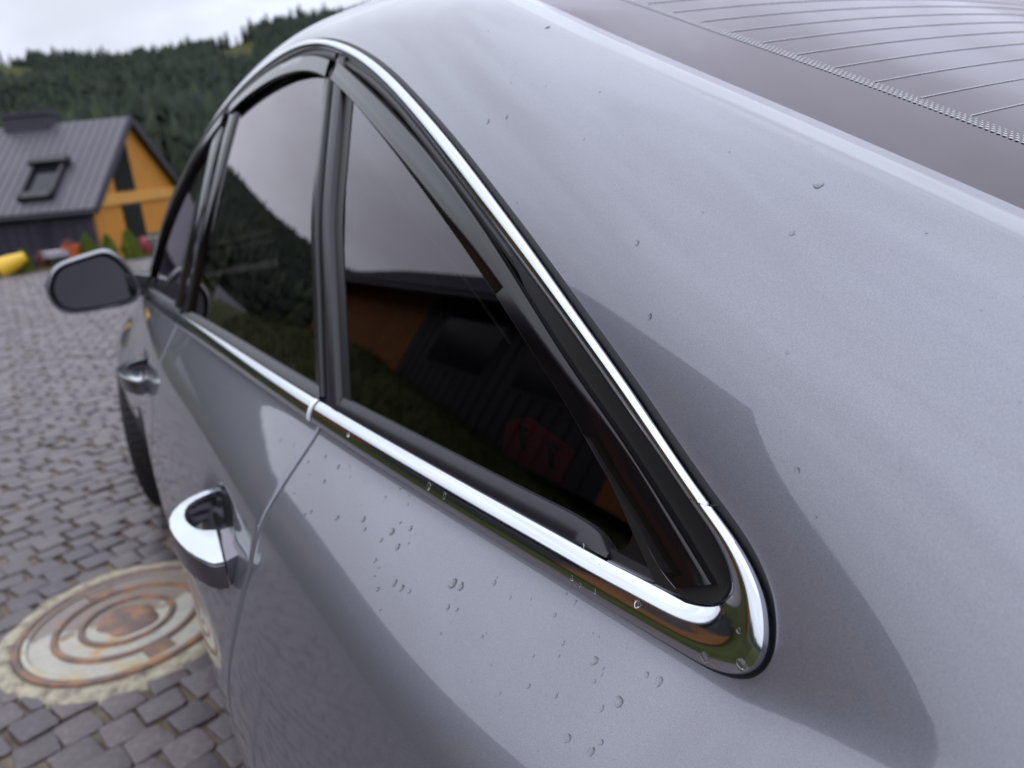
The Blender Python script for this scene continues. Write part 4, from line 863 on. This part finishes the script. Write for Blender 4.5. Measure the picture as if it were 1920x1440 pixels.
# grey-green drum and an iron rail by the gable
p_ = at(294, 470, XE+.4); hh = float(at(294, 443, XE+.4)[2]); t = empty('water_drum', 'grey green drum at the edge of the yard beside the car window', 'drum', (p_[0], p_[1], -.2))
Geo().lathe([(.001, 0), (.19, 0), (.2, .02), (.2, (hh+.2)*.33), (.21, (hh+.2)*.34), (.2, (hh+.2)*.36), (.2, (hh+.2)*.66), (.21, (hh+.2)*.67), (.2, (hh+.2)*.69), (.2, hh+.18), (.19, hh+.2), (.001, hh+.2)], 32).obj('shell', M['green_drum'], t, True, 35); Geo().tube([(.08, 0, hh+.2), (.08, 0, hh+.225)], .03, 10).obj('bung', M['dark_frame'], t)
p0, p1 = at(278, 440, 19), at(345, 428, 19); t = empty('iron_rail', 'dark iron railing in front of the orange gable', 'railing', (p0[0], p0[1], -.9)); g = Geo(); dv = p1-p0
for k in range(9): b_ = dv*k/8; (Geo().tube([(b_[0], b_[1], 0), (b_[0], b_[1], p0[2]+.9+dv[2]*k/8)], .014, 6)).obj('baluster', M['metal_dark'], t)
Geo().tube([(0, 0, p0[2]+.9), (dv[0], dv[1], p1[2]+.9)], .03, 8).obj('handrail', M['metal_dark'], t)
# bark strip along the bed
X = np.linspace(YARD[1]-.02, YARD[1]+.95, 8); Yq = np.linspace(-4, 5.2, 60); Z = np.array([[-.004+.03*math.sin(y*3+x*5)-.07*(x-YARD[1]) for y in Yq] for x in X]); o = Geo().grid(np.stack([np.repeat(X[:, None], 60, 1), np.repeat(Yq[None], 8, 0), Z], -1)).obj('planting_bed', M['bark_mulch'], None, True); o['kind'] = 'structure'
g = Geo(); q = random.Random(9)
for i in range(2600):
    y = q.uniform(-4, 5); x = YARD[1]-.02+abs(q.gauss(0, .16)); a = q.uniform(0, 6.28); h_ = q.uniform(.03, .09); g.add([(x-.006*math.sin(a), y+.006*math.cos(a), -.03), (x+.006*math.sin(a), y-.006*math.cos(a), -.03), (x+q.gauss(0, .02), y+q.gauss(0, .02), h_)], [(0, 1, 2)])
o = g.obj('grass', M['thuja']); o['kind'] = 'stuff'

# ------------------------------------------------------------------ raindrops
DR_SH = [(0.5207, 0.8644, 0.9516, 1.8), (0.4843, 0.8622, 0.9513, 2.11), (0.5476, 0.8768, 0.9406, 1.44), (0.4912, 0.8767, 0.9375, 1.94), (0.3661, 0.8408, 0.9649, 2.17), (0.3789, 0.8523, 0.9537, 1.19), (0.343, 0.8453, 0.9578, 1.14), (0.425, 0.8564, 0.953, 0.9), (0.4775, 0.898, 0.9157, 1.73), (0.4853, 0.9027, 0.9113, 1.36), (0.4273, 0.8858, 0.925, 2.17), (0.3871, 0.8727, 0.9352, 2.41), (0.3757, 0.8764, 0.9311, 1.7), (0.3383, 0.8641, 0.9401, 2.75), (0.319, 0.8543, 0.9477, 2.05), (0.3439, 0.8726, 0.9327, 1.63), (0.3184, 0.8678, 0.9356, 2.53), (0.3088, 0.8612, 0.9408, 0.94), (0.3359, 0.8562, 0.9471, 1.13), (0.3332, 0.8837, 0.9221, 1.62), (0.3223, 0.8848, 0.9205, 0.8), (0.32, 0.89, 0.9158, 0.96), (0.2917, 0.8832, 0.9204, 2.0), (0.2806, 0.8816, 0.9211, 2.42), (0.3059, 0.8934, 0.9119, 1.88), (0.2697, 0.8795, 0.9224, 1.34), (0.2338, 0.8579, 0.9386, 3.12), (0.2246, 0.8556, 0.9399, 2.52), (0.2222, 0.8687, 0.9286, 1.68), (0.213, 0.8658, 0.9304, 1.25), (0.2863, 0.8997, 0.905, 0.92), (0.2701, 0.9048, 0.8993, 0.9), (0.212, 0.8806, 0.9176, 0.83), (0.2088, 0.8726, 0.9243, 0.55), (0.5327, 0.8999, 0.9163, 1.02), (0.6032, 0.8767, 0.9438, 1.09), (0.6409, 0.8827, 0.9395, 1.58), (0.1981, 0.8413, 0.9501, 1.56), (0.1354, 0.8311, 0.9534, 1.12), (0.1269, 0.8202, 0.963, 0.94), (0.1366, 0.8202, 0.964, 0.8), (0.1769, 0.8649, 0.9283, 1.18), (0.1169, 0.8377, 0.946, 1.25), (0.09, 0.8333, 0.9472, 2.11), (0.1194, 0.8633, 0.9245, 1.1), (0.1137, 0.8434, 0.9408, 0.93), (0.0818, 0.8397, 0.9408, 1.04), (0.0983, 0.8568, 0.9279, 1.22), (0.0554, 0.8219, 0.9537, 1.44), (0.0467, 0.8204, 0.9541, 2.0), (0.0608, 0.8382, 0.94, 2.62), (0.0674, 0.8452, 0.9347, 1.17), (0.075, 0.8649, 0.9185, 1.79), (0.0579, 0.8609, 0.92, 2.04), (0.0558, 0.8553, 0.9247, 1.31), (0.1025, 0.8248, 0.9558, 0.61), (0.1604, 0.8336, 0.9534, 0.66)]
DR_CP = [(0.0788, 0.6622, 1.2055, 2.51), (0.0704, 0.6931, 1.1826, 1.68), (0.1622, 0.7309, 1.1764, 1.67), (0.1305, 0.7485, 1.1357, 1.29), (0.1305, 0.749, 1.1346, 1.34), (0.037, 0.7346, 1.1262, 0.9), (0.0087, 0.7584, 1.0757, 1.44), (0.3758, 0.7151, 1.265, 1.69), (0.3524, 0.7101, 1.2668, 1.41), (0.3958, 0.6343, 1.3423, 2.11), (-0.008, 0.7644, 1.0581, 0.71)]
DR_CH = [(0.0758, 0.8098, 0.9821, 1.88), (0.024, 0.8075, 0.9752, 2.32), (0.0085, 0.798, 0.9966, 1.32), (0.0021, 0.8035, 0.9824, 2.25), (0.1281, 0.8099, 0.9969, 0.92), (0.1191, 0.8102, 0.9935, 0.68), (0.1091, 0.816, 0.9758, 1.06), (0.1303, 0.8181, 0.976, 1.41), (0.1228, 0.818, 0.9745, 1.08), (0.314, 0.8343, 0.9797, 2.46), (0.2889, 0.8321, 0.9796, 1.95), (0.4791, 0.8473, 0.9812, 2.18)]
def flank_normal(x, z): a = on_side([x], [z], np.array([0.]))[0]; b = on_side([x], [z], np.array([.01]))[0]; return (b-a)/.01
def upper_normal(p_):
    x = p_[0]; e = .004; vs = np.linspace(0, 1, 200); Y, Z = up(np.full(200, x), vs); i = int(((Y-p_[1])**2+(Z-p_[2])**2).argmin()); i = min(max(i, 1), 198)
    Y2, Z2 = up(np.full(200, x+e), vs); tx_ = np.array([e, Y2[i]-Y[i], Z2[i]-Z[i]]); tv = np.array([0, Y[i+1]-Y[i-1], Z[i+1]-Z[i-1]]); n = np.cross(tx_, tv); n /= np.linalg.norm(n); return (n if n[1] > 0 else -n), np.array([x, Y[i], Z[i]])
qd = random.Random(12)
def drop(p_, n_, r, name='raindrop', geo=None):
    """bead of water: irregular footprint, drawn out a little downhill"""
    n_ = n_/np.linalg.norm(n_); down = np.array([0, 0, -1.])-n_*(-n_[2]); down /= max(np.linalg.norm(down), 1e-6); side_ = np.cross(n_, down); V, F = [], []
    ph1, ph2 = qd.uniform(0, 6.28), qd.uniform(0, 6.28); el = qd.uniform(1.05, 1.5); hgt = qd.uniform(.27, .36); nA, nR = 18, 6
    for j in range(nR):
        t = j/nR; rad, hz_ = math.cos(t*math.pi/2)**.72, math.sin(t*math.pi/2)**.9
        for i in range(nA):
            a = i*2*math.pi/nA; k = 1+.10*math.sin(2*a+ph1)+.06*math.sin(3*a+ph2); V.append(p_+(side_*math.cos(a)*r*k*rad+down*(math.sin(a)*el+.12*hz_)*r*k*rad)+n_*(r*hgt*hz_-.00004))
    V.append(p_+n_*r*hgt+down*.12*r)
    for j in range(nR-1): F += [(j*nA+i, j*nA+(i+1) % nA, (j+1)*nA+(i+1) % nA, (j+1)*nA+i) for i in range(nA)]
    F += [((nR-1)*nA+i, (nR-1)*nA+(i+1) % nA, nR*nA) for i in range(nA)]; F.append(tuple(range(nA))[::-1])
    if np.dot(np.cross(V[1]-V[0], V[nA]-V[0]), n_) < 0: F = [f[::-1] for f in F]
    if geo is not None: geo.add(V, F); return None
    V = [v-p_ for v in V]; o = mesh_obj(name, V, F, M['water'], None, True, 60); o.location = p_; return o
fine = Geo(); LAB = {'SH': 'clear raindrop beaded on the silver flank below the chrome strip', 'CP': 'clear raindrop beaded on the broad silver roof pillar', 'CH': 'clear raindrop clinging to the chrome window surround'}
GR = {'SH': 'raindrops on the flank below the chrome', 'CP': 'raindrops on the roof pillar', 'CH': 'raindrops on the chrome'}
ORD = ['first', 'second', 'third', 'fourth', 'fifth', 'sixth', 'seventh', 'eighth', 'ninth', 'tenth', 'eleventh', 'twelfth']
for key, L in (('SH', DR_SH), ('CP', DR_CP), ('CH', DR_CH)):
    big = [d for d in L if d[3] > 1.0]; big.sort(key=lambda d: -d[0] if key == 'CH' else -d[2])
    for x, y, z, r in big+[d for d in L if d[3] <= 1.0]:
        if key == 'CP': n_, p_ = upper_normal(np.array([x, y, z]))
        elif key == 'CH': p_ = on_side([x], [z], np.array([.0078]))[0]; n_ = flank_normal(x, z)
        else: p_ = on_side([x], [z], np.array([0.]))[0]; n_ = flank_normal(x, z)
        o = drop(p_, n_, r/1000*1.12, geo=None if r > 1.0 else fine)
        if o:
            k = big.index((x, y, z, r)); lab = LAB[key]
            if key == 'CP': lab = '%s raindrop from the top on the broad silver roof pillar' % ORD[k]
            if key == 'CH': lab = '%s raindrop along the chrome strip, counted from the door joint towards the tip' % ORD[k]
            if key == 'SH' and r > 3: lab = 'largest raindrop on the silver flank, the fatter of a close pair'
            tag(o, lab, 'raindrop', GR[key])
for i in range(620):
    x = qd.uniform(.0, .75); f = qd.random(); z = ZC+.01+(float(zlo(x))-ZC-.014)*f; fine_r = qd.uniform(.0002, .0005) if i % 9 else qd.uniform(.0005, .0011); drop(on_side([x], [z], np.array([0.]))[0], flank_normal(x, z), fine_r, geo=fine)
for i in range(150):
    x = qd.uniform(-.12, .5); v = qd.random(); Y, Z = up(np.array([x]), np.array([v])); n_, p_ = upper_normal(np.array([x, float(Y[0]), float(Z[0])])); drop(p_, n_, qd.uniform(.0002, .00045) if i % 8 else qd.uniform(.0005, .0009), geo=fine)
o = fine.obj('fine_droplets', M['water'], None, True, 60); o['kind'] = 'stuff'
